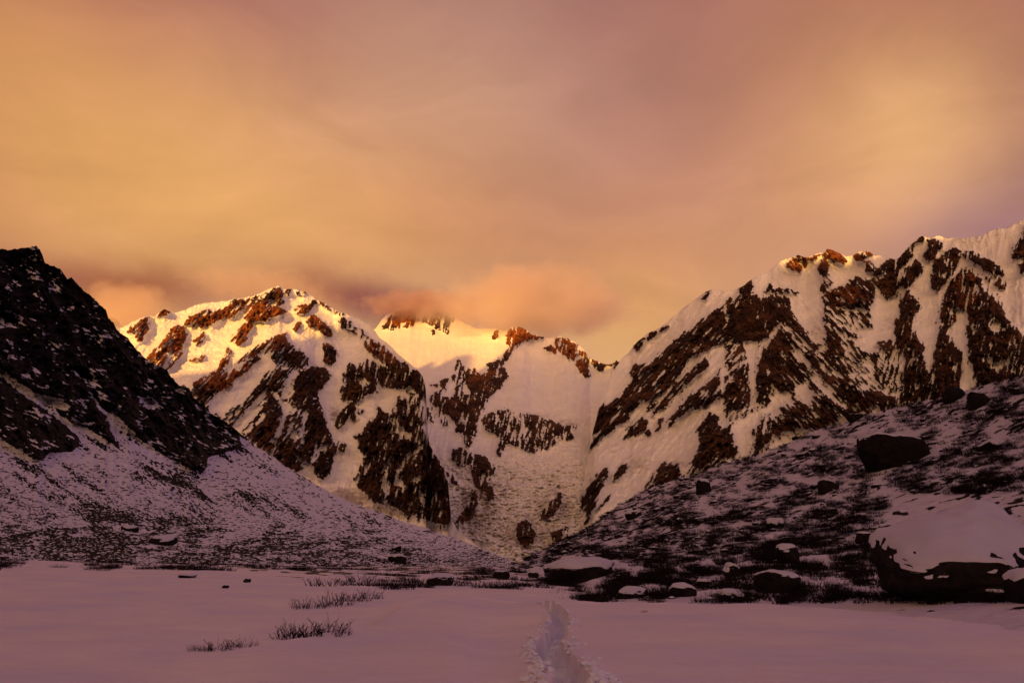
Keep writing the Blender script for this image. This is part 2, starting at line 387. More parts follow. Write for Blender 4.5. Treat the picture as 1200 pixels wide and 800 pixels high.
CG_CREST = [(60,400),(100,380),(128,371),(134,372),(140,378),(146,384),(160,400),(300,400),(420,392),(440,386),(448,374),(456,367),(466,364),(480,361),(492,362),(505,364),(520,368),(530,372),(545,379),(560,384),(575,386),(583,384),(592,388),(599,384),(606,382),(614,384),(622,391),(632,394),(640,396),(648,395),(655,394),(664,396),(672,399),(680,405),(687,413),(692,420),(700,423),(708,426),(715,426),(722,422),(740,430),(800,470),(900,480)]
CG = [
 (1,[(100,385),(128,371),(134,372),(141,378),(138,381),(130,378)]),
 (.95,[(447,386),(455,372),(466,362),(482,362),(492,368),(487,378),(478,385),(472,385),(477,374),(462,385),(452,386)]),
 (.75,[(480,360),(500,362),(520,368),(534,375),(528,380),(524,384),(527,391),(521,393),(515,387),(505,381),(498,379)]),
 (.85,[(504,388),(510,386),(513,393),(506,393)]),
 (.9,[(576,396),(583,385),(587,394),(580,397)]),
 (.97,[(592,400),(596,386),(606,381),(614,385),(622,391),(640,396),(630,399),(617,398),(612,402),(603,406),(599,411),(594,421),(586,429),(580,431),(574,431),(571,427),(580,424),(586,420),(591,412),(596,405)]),
 (.88,[(500,452),(512,449),(530,442),(536,436),(534,424),(537,419),(541,423),(544,433),(556,433),(566,439),(578,429),(590,431),(597,440),(588,450),(580,460),(570,466),(567,478),(562,482),(560,500),(556,515),(551,526),(546,522),(545,510),(535,505),(538,495),(530,490),(520,485),(507,478),(503,465),(520,455)]),
 (0,[(516,463),(531,442),(535,450),(534,460),(528,467),(520,464)]),
 (.15,[(544,445),(553,462),(548,464),(540,456)]),
 (.55,[(505,470),(520,482),(526,500),(520,498),(508,488)]),
 (.85,[(488,478),(500,474),(506,488),(508,496),(500,492)]),
 (.75,[(564,494),(570,485),(585,480),(600,481),(620,485),(630,487),(645,493),(662,500),(678,496),(676,510),(668,515),(655,515),(650,522),(640,528),(632,522),(625,531),(612,526),(600,520),(592,515),(591,525),(586,536),(581,533),(585,515),(580,508),(568,505)]),
 (.3,[(597,500),(606,500),(608,515),(600,518)]),
 (.25,[(626,508),(634,512),(628,520)]),
 (0,[(628,484),(645,488),(662,494),(678,490),(678,497),(662,500),(640,491)]),
 (1,[(653,408),(652,397),(658,395),(670,399),(678,405),(687,415),(691,425),(692,436),(691,445),(684,441),(678,431),(670,424),(662,418)]),
 (0,[(668,423),(680,416),(684,418),(674,427)]),
 (1,[(637,408),(645,405),(652,410),(652,417)]),
 (.95,[(692,419),(700,422),(708,428),(713,430),(705,435),(696,431)]),
 (.95,[(712,428),(722,421),(727,424),(718,432)]),
 (.85,[(529,526),(540,525),(548,530),(556,536),(552,543),(543,547),(535,546),(530,538)]),
 (1,[(553,547),(558,533),(566,534),(575,542),(580,553),(573,558),(572,568),(578,575),(580,584),(572,587),(568,578),(562,573),(555,566)]),
 (.97,[(555,568),(560,580),(558,595),(553,605),(545,613),(537,620),(530,616),(540,605),(546,592)]),
 (.75,[(522,552),(530,554),(535,562),(539,569),(530,566)]),
 (1,[(605,620),(609,611),(616,609),(623,616),(627,625),(624,636),(617,641),(610,636),(605,628)]),
 (.95,[(635,602),(642,590),(650,582),(658,576),(658,590),(651,600),(645,607),(636,608)]),
 (.75,[(645,626),(655,620),(665,616),(665,632),(657,636),(648,635)]),
]
RM_CREST = [(640,700),(655,655),(668,615),(678,585),(684,560),(690,530),(696,500),(702,478),(710,456),(717,440),(722,430),(730,418),(738,412),(742,405),(750,398),(758,391),(765,388),(775,383),(790,371),(800,362),(805,358),(818,349),(825,343),(833,339),(848,341),(860,340),(868,337),(880,328),(892,322),(905,315),(915,306),(922,303),(930,301),(935,299),(945,302),(957,297),(967,295),(969,291),(978,294),(990,300),(1000,299),(1008,294),(1018,294),(1025,300),(1035,299),(1045,303),(1053,303),(1062,292),(1072,282),(1080,277),(1090,279),(1100,276),(1110,279),(1130,279),(1150,276),(1160,271),(1170,267),(1180,268),(1190,262),(1200,257),(1230,248),(1300,262),(1500,300)]
RM = [
 (.45,[(850,405),(1400,395),(1400,560),(800,560),(850,500)]),
 (1,[(682,593),(682,585),(690,570),(697,560),(705,553),(712,548),(714,556),(709,567),(702,579),(696,589),(690,591)]),
 (.9,[(680,597),(700,588),(694,600),(689,613),(683,618),(690,600)]),
 (.9,[(717,563),(728,545),(735,543),(733,552),(724,563)]),
 (.7,[(700,602),(708,592),(716,584),(714,579),(706,590),(700,598)]),
 (.97,[(695,507),(703,478),(712,468),(722,455),(738,440),(742,430),(760,424),(775,415),(790,400),(805,388),(820,378),(835,365),(845,358),(849,362),(850,385),(849,402),(838,406),(825,413),(815,421),(808,430),(800,441),(788,453),(780,460),(770,463),(757,472),(752,466),(745,477),(737,482),(738,490),(725,497),(715,506),(705,509)]),
 (.65,[(688,532),(695,512),(703,508),(714,505),(706,514),(697,524)]),
 (.95,[(758,480),(768,469),(785,455),(800,442),(812,431),(826,419),(832,428),(815,441),(800,453),(790,466),(780,479),(772,481),(766,489),(760,490)]),
 (.97,[(768,505),(772,491),(785,485),(800,471),(820,456),(840,441),(845,430),(851,440),(846,456),(835,466),(820,471),(805,481),(795,489),(785,499),(775,509)]),
 (0,[(750,492),(768,475),(778,460),(795,441),(806,425),(816,412),(818,418),(806,436),(790,453),(776,470),(762,490)]),
 (0,[(768,512),(783,480),(805,458),(830,433),(848,418),(851,424),(838,440),(815,459),(800,472),(785,493),(776,512)]),
 (0,[(705,470),(718,455),(738,438),(742,444),(730,460),(712,476)]),
 (.92,[(733,507),(742,497),(752,489),(760,494),(758,501),(765,506),(758,513),(752,503),(745,511),(738,509)]),
 (.9,[(731,516),(736,505),(738,507),(734,517)]),
 (.92,[(764,559),(770,550),(778,542),(790,545),(797,542),(796,560),(780,569),(768,573),(748,588),(755,572)]),
 (.97,[(847,358),(852,352),(866,345),(866,337),(872,334),(881,328),(883,336),(878,346),(886,344),(893,352),(905,345),(916,347),(926,352),(926,364),(920,372),(912,381),(905,388),(898,396),(890,399),(884,412),(874,410),(866,402),(858,398),(850,402),(849,380)]),
 (0,[(848,356),(853,356),(853,376),(850,378)]),
 (.7,[(902,340),(912,338),(924,339),(936,343),(934,346),(920,343),(908,346)]),
 (.95,[(894,344),(902,332),(908,334),(900,342)]),
 (.92,[(912,388),(925,365),(932,372),(945,388),(950,400),(960,420),(952,440),(935,458),(920,456),(905,448),(890,470),(886,452),(890,425),(902,402)]),
 (.15,[(916,372),(924,378),(940,396),(955,410),(950,412),(934,398),(920,384)]),
 (.15,[(925,408),(938,412),(950,428),(962,432),(950,436),(938,424)]),
 (.85,[(800,472),(815,461),(830,449),(843,441),(846,456),(842,469),(830,476),(815,479)]),
 (.97,[(820,522),(818,502),(826,492),(835,483),(841,490),(843,500),(855,508),(862,516),(855,526),(845,530),(832,542),(818,550),(810,544)]),
 (.88,[(855,456),(858,438),(868,428),(880,425),(878,450),(880,470),(862,480),(853,471)]),
 (.9,[(888,425),(895,420),(905,445),(892,470),(886,456)]),
 (0,[(872,400),(888,400),(885,425),(885,450),(886,476),(880,480),(878,450),(878,425)]),
 (.05,[(845,428),(856,432),(855,455),(851,480),(853,497),(846,500),(842,480),(845,455)]),
 (.9,[(850,440),(856,445),(856,480),(852,490),(850,470)]),
 (0,[(855,506),(870,490),(888,481),(892,488),(889,499),(878,507),(862,509)]),
 (0,[(892,482),(905,466),(918,458),(930,462),(924,472),(905,484),(895,488)]),
 (.1,[(860,510),(882,508),(884,516),(877,535),(868,535)]),
 (.85,[(884,524),(890,500),(905,488),(925,482),(945,480),(952,490),(940,500),(925,506),(910,507),(895,518),(885,534)]),
 (.12,[(900,520),(920,505),(950,498),(945,515),(900,530)]),
 (.93,[(964,346),(975,339),(998,332),(1005,325),(1012,330),(1022,328),(1026,345),(1022,360),(1010,362),(998,362),(990,358),(982,360),(972,366),(970,378),(966,378)]),
 (.45,[(968,358),(984,358),(1000,366),(1020,364),(1024,384),(1010,386),(990,380),(972,384)]),
 (1,[(999,352),(998,338),(1001,352),(1003,361),(995,361)]),
 (1,[(967,290),(975,292),(990,300),(993,306),(985,309),(970,306),(967,302)]),
 (1,[(1000,300),(1008,293),(1016,293),(1024,300),(1014,303),(1010,306),(1002,305)]),
 (1,[(921,309),(930,303),(940,312),(939,320),(930,318),(923,313)]),
 (.95,[(930,303),(935,298),(950,301),(967,297),(967,300),(950,305),(937,307)]),
 (.95,[(957,320),(963,306),(967,302),(972,312),(970,325),(976,330),(972,336),(966,342),(962,340),(963,325)]),
 (.97,[(966,380),(975,380),(985,400),(990,418),(993,438),(985,440),(975,427),(970,407),(967,390)]),
 (.42,[(975,378),(1020,398),(1050,428),(1058,462),(1000,470),(990,440),(986,405)]),
 (.98,[(1000,458),(1020,457),(1035,463),(1055,467),(1050,476),(1010,476)]),
 (.98,[(992,440),(1005,450),(1002,470),(1012,480),(990,492),(978,470),(984,448)]),
 (.78,[(925,442),(955,440),(975,468),(1000,482),(960,500),(925,505),(928,470)]),
 (.12,[(928,454),(945,446),(953,462),(950,474),(935,468)]),
 (.15,[(945,438),(965,444),(985,465),(992,480),(974,468),(955,450)]),
 (0,[(940,385),(952,380),(966,384),(966,404),(960,402)]),
 (.95,[(1014,306),(1022,305),(1028,315),(1022,320),(1016,319)]),
 (.93,[(1024,322),(1035,310),(1045,304),(1055,308),(1053,325),(1052,342),(1040,351),(1034,346),(1028,336),(1024,329)]),
 (.1,[(1024,324),(1032,321),(1036,326),(1028,329)]),
 (.85,[(1048,306),(1062,292),(1072,283),(1080,276),(1086,280),(1082,286),(1075,283),(1066,296),(1072,297),(1068,304),(1056,316),(1050,315)]),
 (1,[(1088,282),(1095,280),(1104,284),(1106,289),(1098,295),(1094,305),(1085,306),(1081,300),(1088,293)]),
 (.95,[(1055,320),(1065,312),(1075,306),(1083,311),(1080,320),(1072,330),(1063,339),(1056,336),(1053,347),(1046,346),(1050,325)]),
 (.9,[(1091,332),(1092,318),(1098,304),(1108,296),(1115,291),(1122,293),(1129,297),(1124,306),(1120,316),(1112,326),(1105,336),(1097,344),(1092,338)]),
 (.96,[(1127,297),(1135,294),(1145,300),(1155,304),(1165,308),(1174,315),(1176,323),(1165,322),(1155,318),(1150,311),(1140,308),(1130,303)]),
 (.5,[(1150,322),(1165,322),(1178,330),(1182,340),(1172,338),(1160,332)]),
 (.97,[(1112,338),(1115,328),(1125,318),(1135,315),(1142,322),(1150,327),(1160,342),(1168,352),(1176,362),(1182,376),(1192,386),(1206,398),(1204,415),(1185,420),(1170,418),(1155,417),(1148,432),(1143,448),(1136,440),(1132,418),(1133,395),(1135,372),(1128,360),(1118,362),(1104,360),(1108,344)]),
 (.25,[(1152,334),(1160,334),(1175,350),(1180,362),(1170,356),(1158,344)]),
 (.97,[(1053,362),(1060,346),(1066,340),(1072,348),(1077,362),(1068,383),(1078,400),(1083,420),(1088,440),(1088,462),(1070,470),(1056,468),(1060,440),(1060,420),(1052,402),(1047,378)]),
 (.9,[(1103,362),(1118,362),(1121,376),(1110,390),(1120,408),(1128,420),(1126,445),(1124,458),(1108,464),(1090,466),(1090,445),(1094,425),(1099,396)]),
 (0,[(1110,388),(1122,372),(1131,372),(1132,395),(1135,420),(1143,440),(1143,458),(1128,460),(1126,440),(1129,415),(1118,402)]),
 (.08,[(1070,372),(1080,358),(1090,340),(1098,346),(1104,366),(1104,380),(1098,395),(1092,420),(1090,437),(1084,432),(1082,405),(1070,388)]),
 (.98,[(1186,302),(1188,290),(1196,280),(1201,266),(1215,260),(1215,315),(1200,302),(1192,304)]),
 (.93,[(1194,310),(1204,305),(1206,322),(1196,320)]),
 (.93,[(1140,432),(1150,418),(1190,400),(1300,390),(1300,470),(1150,475)]),
 (.1,[(1155,419),(1163,420),(1168,426),(1182,419),(1183,426),(1170,438),(1160,431)]),
 (.1,[(1160,383),(1172,376),(1180,386),(1165,390)]),
 (1,[(1030,402),(1047,399),(1049,411),(1036,412)]),
 (0,[(998,395),(1015,397),(1032,408),(1025,413),(1010,411)]),
 (0,[(1028,345),(1040,352),(1052,348),(1056,340),(1054,362),(1048,378),(1050,400),(1040,398),(1030,380)]),
 (.9,[(742,409),(748,397),(756,394),(753,403),(745,411)]),
 (.85,[(757,397),(762,390),(771,388),(766,396),(760,401)]),
 (.7,[(820,352),(828,341),(834,340),(828,351)]),
 (.8,[(772,388),(780,380),(783,382),(775,392)]),
]

# ------------------------------------------------------------------ the massif
def aniso(u, v, ang, wl_, ratio, seed, oct=5, ridged=False):
    c, s = math.cos(ang), math.sin(ang)
    a = (u * c - v * s) / (wl_ * ratio); b = (u * s + v * c) / wl_
    return fbm(a, b, oct, seed, 0.55, ridged)
DIAG, VERT, ANTI = math.radians(50), math.radians(79), math.radians(-48)
def mix_dirs(u, kind, wl_, ratio, seed, oct=5, ridged=False):
    """streaks that run down the fall line: leaning left, upright or leaning right by region"""
    if kind == 'L': w = [sstep(420, 330, u), sstep(330, 420, u), 0 * u]
    elif kind == 'C': w = [0 * u, 1 + 0 * u, 0 * u]
    else:
        a = sstep(900, 840, u); c = sstep(880, 930, u) * sstep(1060, 1010, u); w = [a, np.clip(1 - a - c, 0, 1), c]
    return w
def streak(u, v, kind, wl_, ratio, seed, oct=5, ridged=False):
    w = mix_dirs(u, kind, wl_, ratio, seed)
    t = 0
    for wi, ang in zip(w, (DIAG, VERT, ANTI)):
        if np.max(wi) > 0: t = t + wi * aniso(u, v, ang, wl_, ratio, seed + int(ang * 10) % 7, oct, ridged)
    return t

LAYERS = {}
def relief(name, crest, vbase, us, nrows, rtab, patches, base, kind, mat, proud, deb=None, rough=1.0, jit=0.8, back=(2500, 1400), gain=1.0):
    vc = line(crest, us)
    jt = jit * (fbm(us / 7.0, us * 0 + 3.3, 3, 11) * 1.6 + 0.8 * fbm(us / 2.2, us * 0 + 8.3, 2, 13))
    vb = np.maximum(line(vbase, us), vc + 4)
    t = np.linspace(0, 1, nrows)[:, None]
    V = vb[None, :] + (vc - vb)[None, :] * t + jt[None, :] * t ** 30; U = np.repeat(us[None, :], nrows, 0)
    rv = np.array(rtab['v'], float); ru = np.array(rtab['u'], float); R0 = np.array(rtab['r'], float)
    i0 = np.interp(V, rv[::-1], np.arange(len(rv))[::-1]); j0 = np.interp(U, ru, np.arange(len(ru)))
    R = bil(R0, j0, i0, 0, 0); R = blur(R, 28)
    if patches is not None:
        ras = raster(base, patches)
        wu = U + 3.4 * fbm(U / 11, V / 9, 4, 201) + 2.5 * fbm(U / 34, V / 30, 3, 203) + 2.2 * fbm(U / 3.6, V / 3.6, 3, 205)
        wv = V + 3.4 * fbm(U / 11, V / 9, 4, 202) + 2.0 * fbm(U / 34, V / 30, 3, 204) + 2.2 * fbm(U / 3.6, V / 3.6, 3, 206)
        Mk = bil(blur(ras, 0.8), wu, wv, RX0, RY0, RS); Mw = bil(blur(ras, 10.0), U, V, RX0, RY0, RS); Mm = bil(blur(ras, 4.0), U, V, RX0, RY0, RS)
    else: Mk = np.full(U.shape, base); Mw = Mk; Mm = Mk
    # ragged patch outlines
    amp = 0.06 + 0.50 * np.clip(Mw * 1.9, 0, 1)
    n = 4.2 * streak(U, V, kind, 3.1, 5.0, 5, 3) + 1.5 * fbm(U / 3.2, V / 2.0, 3, 3) + 2.0 * streak(U, V, kind, 11, 3.0, 15, 3) + 0.9 * streak(U, V, kind, 30, 2.0, 16, 2)
    rock = Mk - 0.5 + amp * n * 0.75 + (0.03 if kind == 'R' else 0.0) + 0.05 * np.clip(Mw, 0, 0.6)
    rockv = sstep(-0.22, 0.22, rock)
    # depth relief: ribs, gullies, crags
    sc = rough
    big = streak(U, V, kind, 46, 2.4, 21, 4, True); mid = streak(U, V, kind, 15, 2.2, 33, 4, True); sm = fbm(U / 5.0, V / 5.0, 5, 44, 0.6)
    Rd = R - sc * (150 * big * (0.25 + Mw) + 95 * mid * (0.12 + Mm) + 75 * sm * (0.14 + Mm)) - proud * 0.2 * Mm - proud * 0.35 * blur(rockv, 1.0)
    # slow swell and crevasse steps in the snow
    Rd = Rd - sc * (40 * fbm(U / 60, V / 40, 4, 61) + (1 - Mm) * (17 * fbm(U / 14, V / 3.6, 4, 62, 0.6) + 30 * fbm(U / 26, V / 12, 4, 66)))
    Rd = Rd - sc * (1 - Mm) * 26 * streak(U, V, kind, 6, 4, 77, 3)
    if kind == 'C': Rd = Rd - sstep(520, 560, V) * (1 - Mm) * (95 * fbm(U / 7, V / 3.8, 4, 78, 0.65, True) + 80 * fbm(U / 16, V / 9, 3, 79)) - 26 * fbm(U / 22, V / 2.6, 4, 80, 0.6) * sstep(460, 480, V)
    Rd = Rd - sc * rockv * (52 * streak(U, V, kind, 5.5, 2.8, 401, 3, True) + 34 * fbm(U / 2.4, V / 2.0, 3, 402))
    P = rays(U, V, Rd)
    if deb is None: D = np.zeros(U.shape)
    else:
        D = np.zeros(U.shape)
        for (cu, cv, su, sv, am) in deb: D = np.maximum(D, am * np.exp(-0.5 * (((U - cu) / su) ** 2 + ((V - cv) / sv) ** 2)))
        D = np.clip(D * (1 + 0.8 * fbm(U / 9, V / 4, 4, 71)), 0, 1)
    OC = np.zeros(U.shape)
    for (cu, cv, su, sv) in SUN_TINT[kind]: OC = np.maximum(OC, (0.55 if (cu, cv) in ((990, 345), (1130, 350), (565, 440), (430, 405)) else 1.0) * np.exp(-0.5 * (((U - cu) / su) ** 2 + ((V - cv) / sv) ** 2)))
    # far side of the mountain, falling away behind the crest
    top = P[-1]; h = np.hypot(top[:, 0], top[:, 1])[:, None]; out_ = np.concatenate([top[:, :2] / h, np.zeros((len(us), 1))], 1)
    rows = [P]; rk = [rockv]; db = [D]; oc = [OC]
    for q in (0.05, 0.2, 0.5, 1.0):
        b = top + out_ * back[0] * q; b[:, 2] -= back[1] * q ** 1.1; b = b + (fbm(us / 20 + q * 9, us * 0, 3, 5) * 90 * q)[:, None] * np.array([0, 0, 1.0])
        rows.append(b[None]); rk.append(rockv[-1:]); db.append(D[-1:]); oc.append(OC[-1:])
    P = np.concatenate(rows); rk = np.concatenate(rk); db = np.concatenate(db)
    me = mesh_np(name, P.reshape(-1, 3), grid_faces(P.shape[0], P.shape[1])[:, ::-1], True, {'rock': rk, 'debris': db, 'sun_tint': np.concatenate(oc)})
    o = link(name, me, mat, 'structure')
    LAYERS.setdefault(name, []).append((o, P[:nrows], U, V))
    return o, P[:nrows], U, V, rockv

SUN_TINT = {'L': [(200, 400, 70, 30), (310, 380, 70, 24), (430, 405, 50, 22), (262, 430, 30, 24)], 'C': [(605, 395, 22, 14), (565, 440, 18, 14), (668, 415, 22, 20), (480, 370, 30, 10)], 'R': [(975, 300, 30, 12), (925, 312, 14, 9), (1010, 300, 20, 8), (990, 345, 26, 14), (1130, 350, 20, 40)]}  # summit spots whose rock colour carries painted sunlight
def uspan(a, b, step): return np.arange(a, b + step, step)
# centre: glacier basin and hidden headwall
relief('glacier', CG_CREST, [(60,700),(900,700)], uspan(90, 860, 0.9), 420,
       dict(v=[700,650,600,550,500,450,420,390,355], u=[60,420,520,600,680,900],
            r=[[3900]*6,[4700]*6,[5400]*6,[6200]*6,[7000,7000,6900,7000,7100,7100],[7900,7900,7600,8100,8200,8200],[8700,8900,8300,8900,8900,8900],[10200,10600,10000,9500,9300,9300],[11200,11400,10800,10000,9600,9600]]),
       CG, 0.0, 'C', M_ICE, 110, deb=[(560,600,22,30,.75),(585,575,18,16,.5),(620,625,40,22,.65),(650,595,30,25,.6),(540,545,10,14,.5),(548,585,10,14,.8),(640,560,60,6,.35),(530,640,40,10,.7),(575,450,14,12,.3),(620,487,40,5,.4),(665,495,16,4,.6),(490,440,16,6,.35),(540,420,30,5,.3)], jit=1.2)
relief('mountain', LM_CREST, [(-300,720),(700,720)], uspan(-60, 612, 0.75), 470,
       dict(v=[720,600,500,420,340,250], u=[-150,0,150,250,330,400,450,500,540],
            r=[[3900]*9,[4700]*9,[5500,5500,5600,5400,5150,5500,5250,5000,5600],[6300,6300,6300,6150,5900,6350,6150,5900,6100],[7000,7000,7000,6900,6750,7000,7000,7000,7000],[7900]*9]),
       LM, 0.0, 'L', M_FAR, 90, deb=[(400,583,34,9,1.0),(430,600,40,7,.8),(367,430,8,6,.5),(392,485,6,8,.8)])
relief('mountain', RM_CREST, [(600,720),(1500,720)], uspan(642, 1330, 0.8), 480,
       dict(v=[720,600,500,420,340,250], u=[640,700,760,850,900,960,1060,1130,1200,1400],
            r=[[3900]*10,[5300,5200,4900]+[4700]*7,[6900,6700,6000,5300,5350,5200,5300,5100,5000,4900],[8700,8300,7100,6200,6200,5950,6000,5700,5700,5500],[9200,9000,7900,7100,7200,6900,6850,6600,6500,6400],[9600,9400,8500,7900,7900,7700,7600,7400,7300,7200]]),
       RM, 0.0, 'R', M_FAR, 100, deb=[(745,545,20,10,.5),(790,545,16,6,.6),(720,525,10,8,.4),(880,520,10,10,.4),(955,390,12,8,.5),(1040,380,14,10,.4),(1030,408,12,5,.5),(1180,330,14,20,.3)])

# ------------------------------------------------------------------ unseen western range behind the camera, crest shaped to throw the evening shadow
LIT = [(-60,470,'m'),(100,455,'m'),(150,447,'m'),(200,440,'m'),(240,436,'m'),(262,428,'m'),(290,414,'m'),(325,400,'m'),(340,396,'m'),(352,386,'m'),(372,382,'m'),(385,386,'m'),(400,394,'m'),(420,404,'m'),(440,416,'m'),(462,428,'m'),
       (500,424,'g'),(513,421,'g'),(522,411,'g'),(540,412,'g'),(560,417,'g'),(578,417,'g'),(590,410,'g'),(602,398,'g'),(630,384,'g'),(655,390,'g'),(672,404,'g'),(690,424,'g'),(706,430,'g'),
       (740,385,'r'),(760,370,'r'),(830,318,'r'),(880,300,'r'),(912,292,'r'),(919,316,'r'),(938,320,'r'),(950,300,'r'),(968,307,'r'),(985,309,'r'),(1000,305,'r'),(1020,303,'r'),(1040,290,'r'),(1060,280,'r'),(1080,280,'r'),(1105,280,'r'),(1150,268,'r'),(1200,240,'r'),(1330,225,'r')]
def surf(layer, u, v, idx=0):
    o, P, U, V = LAYERS[layer][idx]
    j = int(np.clip(np.searchsorted(U[0], u), 0, U.shape[1] - 1)); i = int(np.argmin(np.abs(V[:, j] - v)))
    return P[i, j].copy()
DW = 7500.0
occ = []
for (u, v, l) in LIT:
    P = {'m': lambda: surf('mountain', u, v, 0), 'g': lambda: surf('glacier', u, v, 0), 'r': lambda: surf('mountain', u, v, 1)}[l]()
    lay, ix = {'m': ('mountain', 0), 'g': ('glacier', 0), 'r': ('mountain', 1)}[l]; Ua, Va = LAYERS[lay][ix][2:4]
    j = int(np.clip(np.searchsorted(Ua[0], u), 0, Ua.shape[1] - 1)); P[2] += max(0, Va[:, j].min() - v) * math.hypot(P[1], P[2]) / F
    tt = (-DW - P[1]) / SUN_H[1]
    occ.append((P[0] + SUN_H[0] * tt, P[2] + tt * math.tan(SUN_EL)))
occ.sort(); occ = np.array(occ)
xs = np.arange(-16000, 9000, 40.0); zc = np.interp(xs, occ[:, 0], occ[:, 1]); zc = blur(zc[None, :], 1.0)[0] + 10 * fbm(xs / 500, xs * 0, 4, 3)
zc = np.where(xs < occ[0, 0], zc - (occ[0, 0] - xs) * 0.05, zc); zc = np.where(xs > occ[-1, 0], zc - (xs - occ[-1, 0]) * 0.05, zc)
prof = np.array([(-4600, -0.02), (-3000, 0.33), (-1500, 0.68), (-500, 0.91), (0, 1.0), (600, 0.86), (1700, 0.6), (3400, 0.25), (5200, -0.02)])
rows = []
for k, (dy, f) in enumerate(prof):
    y = -DW + dy + (fbm(xs / 900, xs * 0 + k, 3, 9) * 500 if dy else 0); z = zc * f + (fbm(xs / 700, xs * 0 + k * 3.7, 4, 12) * 240 * (1 - f) if dy else 0) - (60 if f < 0 else 0)
    rows.append(np.stack([xs, y + 0 * xs, z], -1))
Pw = np.stack(rows); rkw = sstep(-.1, .1, fbm(Pw[..., 0] / 300, Pw[..., 2] / 200, 5, 3))
link('mountain', mesh_np('mountain', Pw.reshape(-1, 3), grid_faces(len(prof), len(xs)), True, {'rock': rkw, 'debris': rkw * 0}), M_FAR, 'structure')  # the unseen western range, shaped to throw the evening shadow

# unseen valley wall added behind the camera to shade the floor from western glow
xw = np.arange(-2600, 2601, 26.0); yw = np.arange(-1500, -219, 20.0); XW, YW = np.meshgrid(xw, yw)
ridge = np.clip(1 - np.abs(YW + 720 + 60 * fbm(XW / 500, XW * 0, 3, 66)) / 480, 0, 1)
ZW = -6 + 262 * ridge ** 1.1 * (1 + 0.14 * fbm(XW / 300, YW / 300, 5, 67)) + 26 * ridge * fbm(XW / 90, YW / 90, 5, 68)
link('hillside', mesh_np('hillside', np.stack([XW, YW, ZW], -1).reshape(-1, 3), grid_faces(*XW.shape), True, {'rock': sstep(-.1, .15, fbm(XW / 60, YW / 60, 5, 69)), 'debris': XW * 0}), M_LEFT, 'structure')  # the added unseen valley wall

# ------------------------------------------------------------------ near hillsides
LH_CREST = [(-400,230),(-200,262),(-60,285),(0,292),(10,293),(25,291),(42,288),(46,291),(50,300),(53,308),(58,311),(64,312),(70,314),(74,320),(79,328),(84,325),(90,332),(98,341),(110,349),(116,356),(124,363),(127,373),(133,378),(137,387),(144,392),(150,396),(160,410),(175,423),(195,433),(200,441),(210,452),(215,451),(222,455),(227,466),(234,472),(242,477),(247,485),(262,492),(275,502),(282,508),(300,523),(320,535),(332,545),(345,552),(357,559),(370,567),(382,574),(395,580),(407,586),(426,594),(445,599),(470,610),(495,617),(514,624),(532,630),(545,634),(557,639),(572,646),(588,652),(602,658),(640,672)]
LH = [
 (.93,[(-400,100),(300,100),(300,508),(281,508),(282,524),(262,531),(245,536),(243,548),(235,556),(215,546),(190,533),(170,519),(150,502),(135,492),(120,480),(127,495),(135,515),(143,530),(128,518),(110,506),(96,497),(84,488),(92,510),(93,522),(86,529),(72,531),(57,531),(50,541),(38,537),(20,526),(0,513),(-400,420)]),
 (.1,[(-40,410),(0,430),(20,447),(38,460),(60,472),(70,486),(84,496),(100,510),(92,512),(78,500),(60,486),(40,471),(20,458),(0,442)]),
 (.35,[(40,462),(62,466),(84,476),(80,482),(62,478)]),
 (.0,[(104,460),(112,461),(116,474),(122,481),(128,485),(138,477),(144,475),(137,488),(150,500),(162,511),(140,506),(125,490),(113,476)]),
 (.45,[(-10,365),(10,362),(28,372),(24,385),(-10,385)]),
 (.5,[(32,338),(40,340),(46,348),(36,346)]),
 (.5,[(82,428),(94,430),(108,440),(120,452),(118,456),(104,450),(88,440)]),
 (.55,[(55,330),(70,336),(78,340),(70,342),(58,338)]),
 (.5,[(158,465),(175,462),(186,472),(192,474),(178,482),(164,476)]),
 (.55,[(228,472),(236,478),(246,488),(240,486),(230,480)]),
 (.55,[(200,480),(214,488),(222,496),(214,496),(204,488)]),
 (.45,[(90,497),(112,494),(114,497),(96,503)]),
 (.80,[(172,545),(200,560),(218,570),(212,571),(190,562),(170,550)]),
 (.75,[(212,566),(240,580),(262,594),(250,590),(225,576)]),
 (.62,[(-100,616),(60,610),(150,616),(260,630),(360,637),(440,645),(600,656),(600,680),(-100,680)]),
 (.70,[(-50,628),(40,622),(120,630),(60,640),(-50,640)]),
 (.45,[(120,560),(180,590),(200,615),(130,615),(90,590)]),
]
RH_CREST = [(560,676),(607,659),(625,650),(650,637),(682,622),(700,610),(725,592),(750,577),(780,565),(817,555),(850,542),(880,535),(900,529),(915,522),(937,512),(970,499),(992,494),(1010,487),(1040,480),(1062,474),(1107,465),(1132,457),(1162,449),(1200,440),(1300,405),(1500,330),(1700,280)]

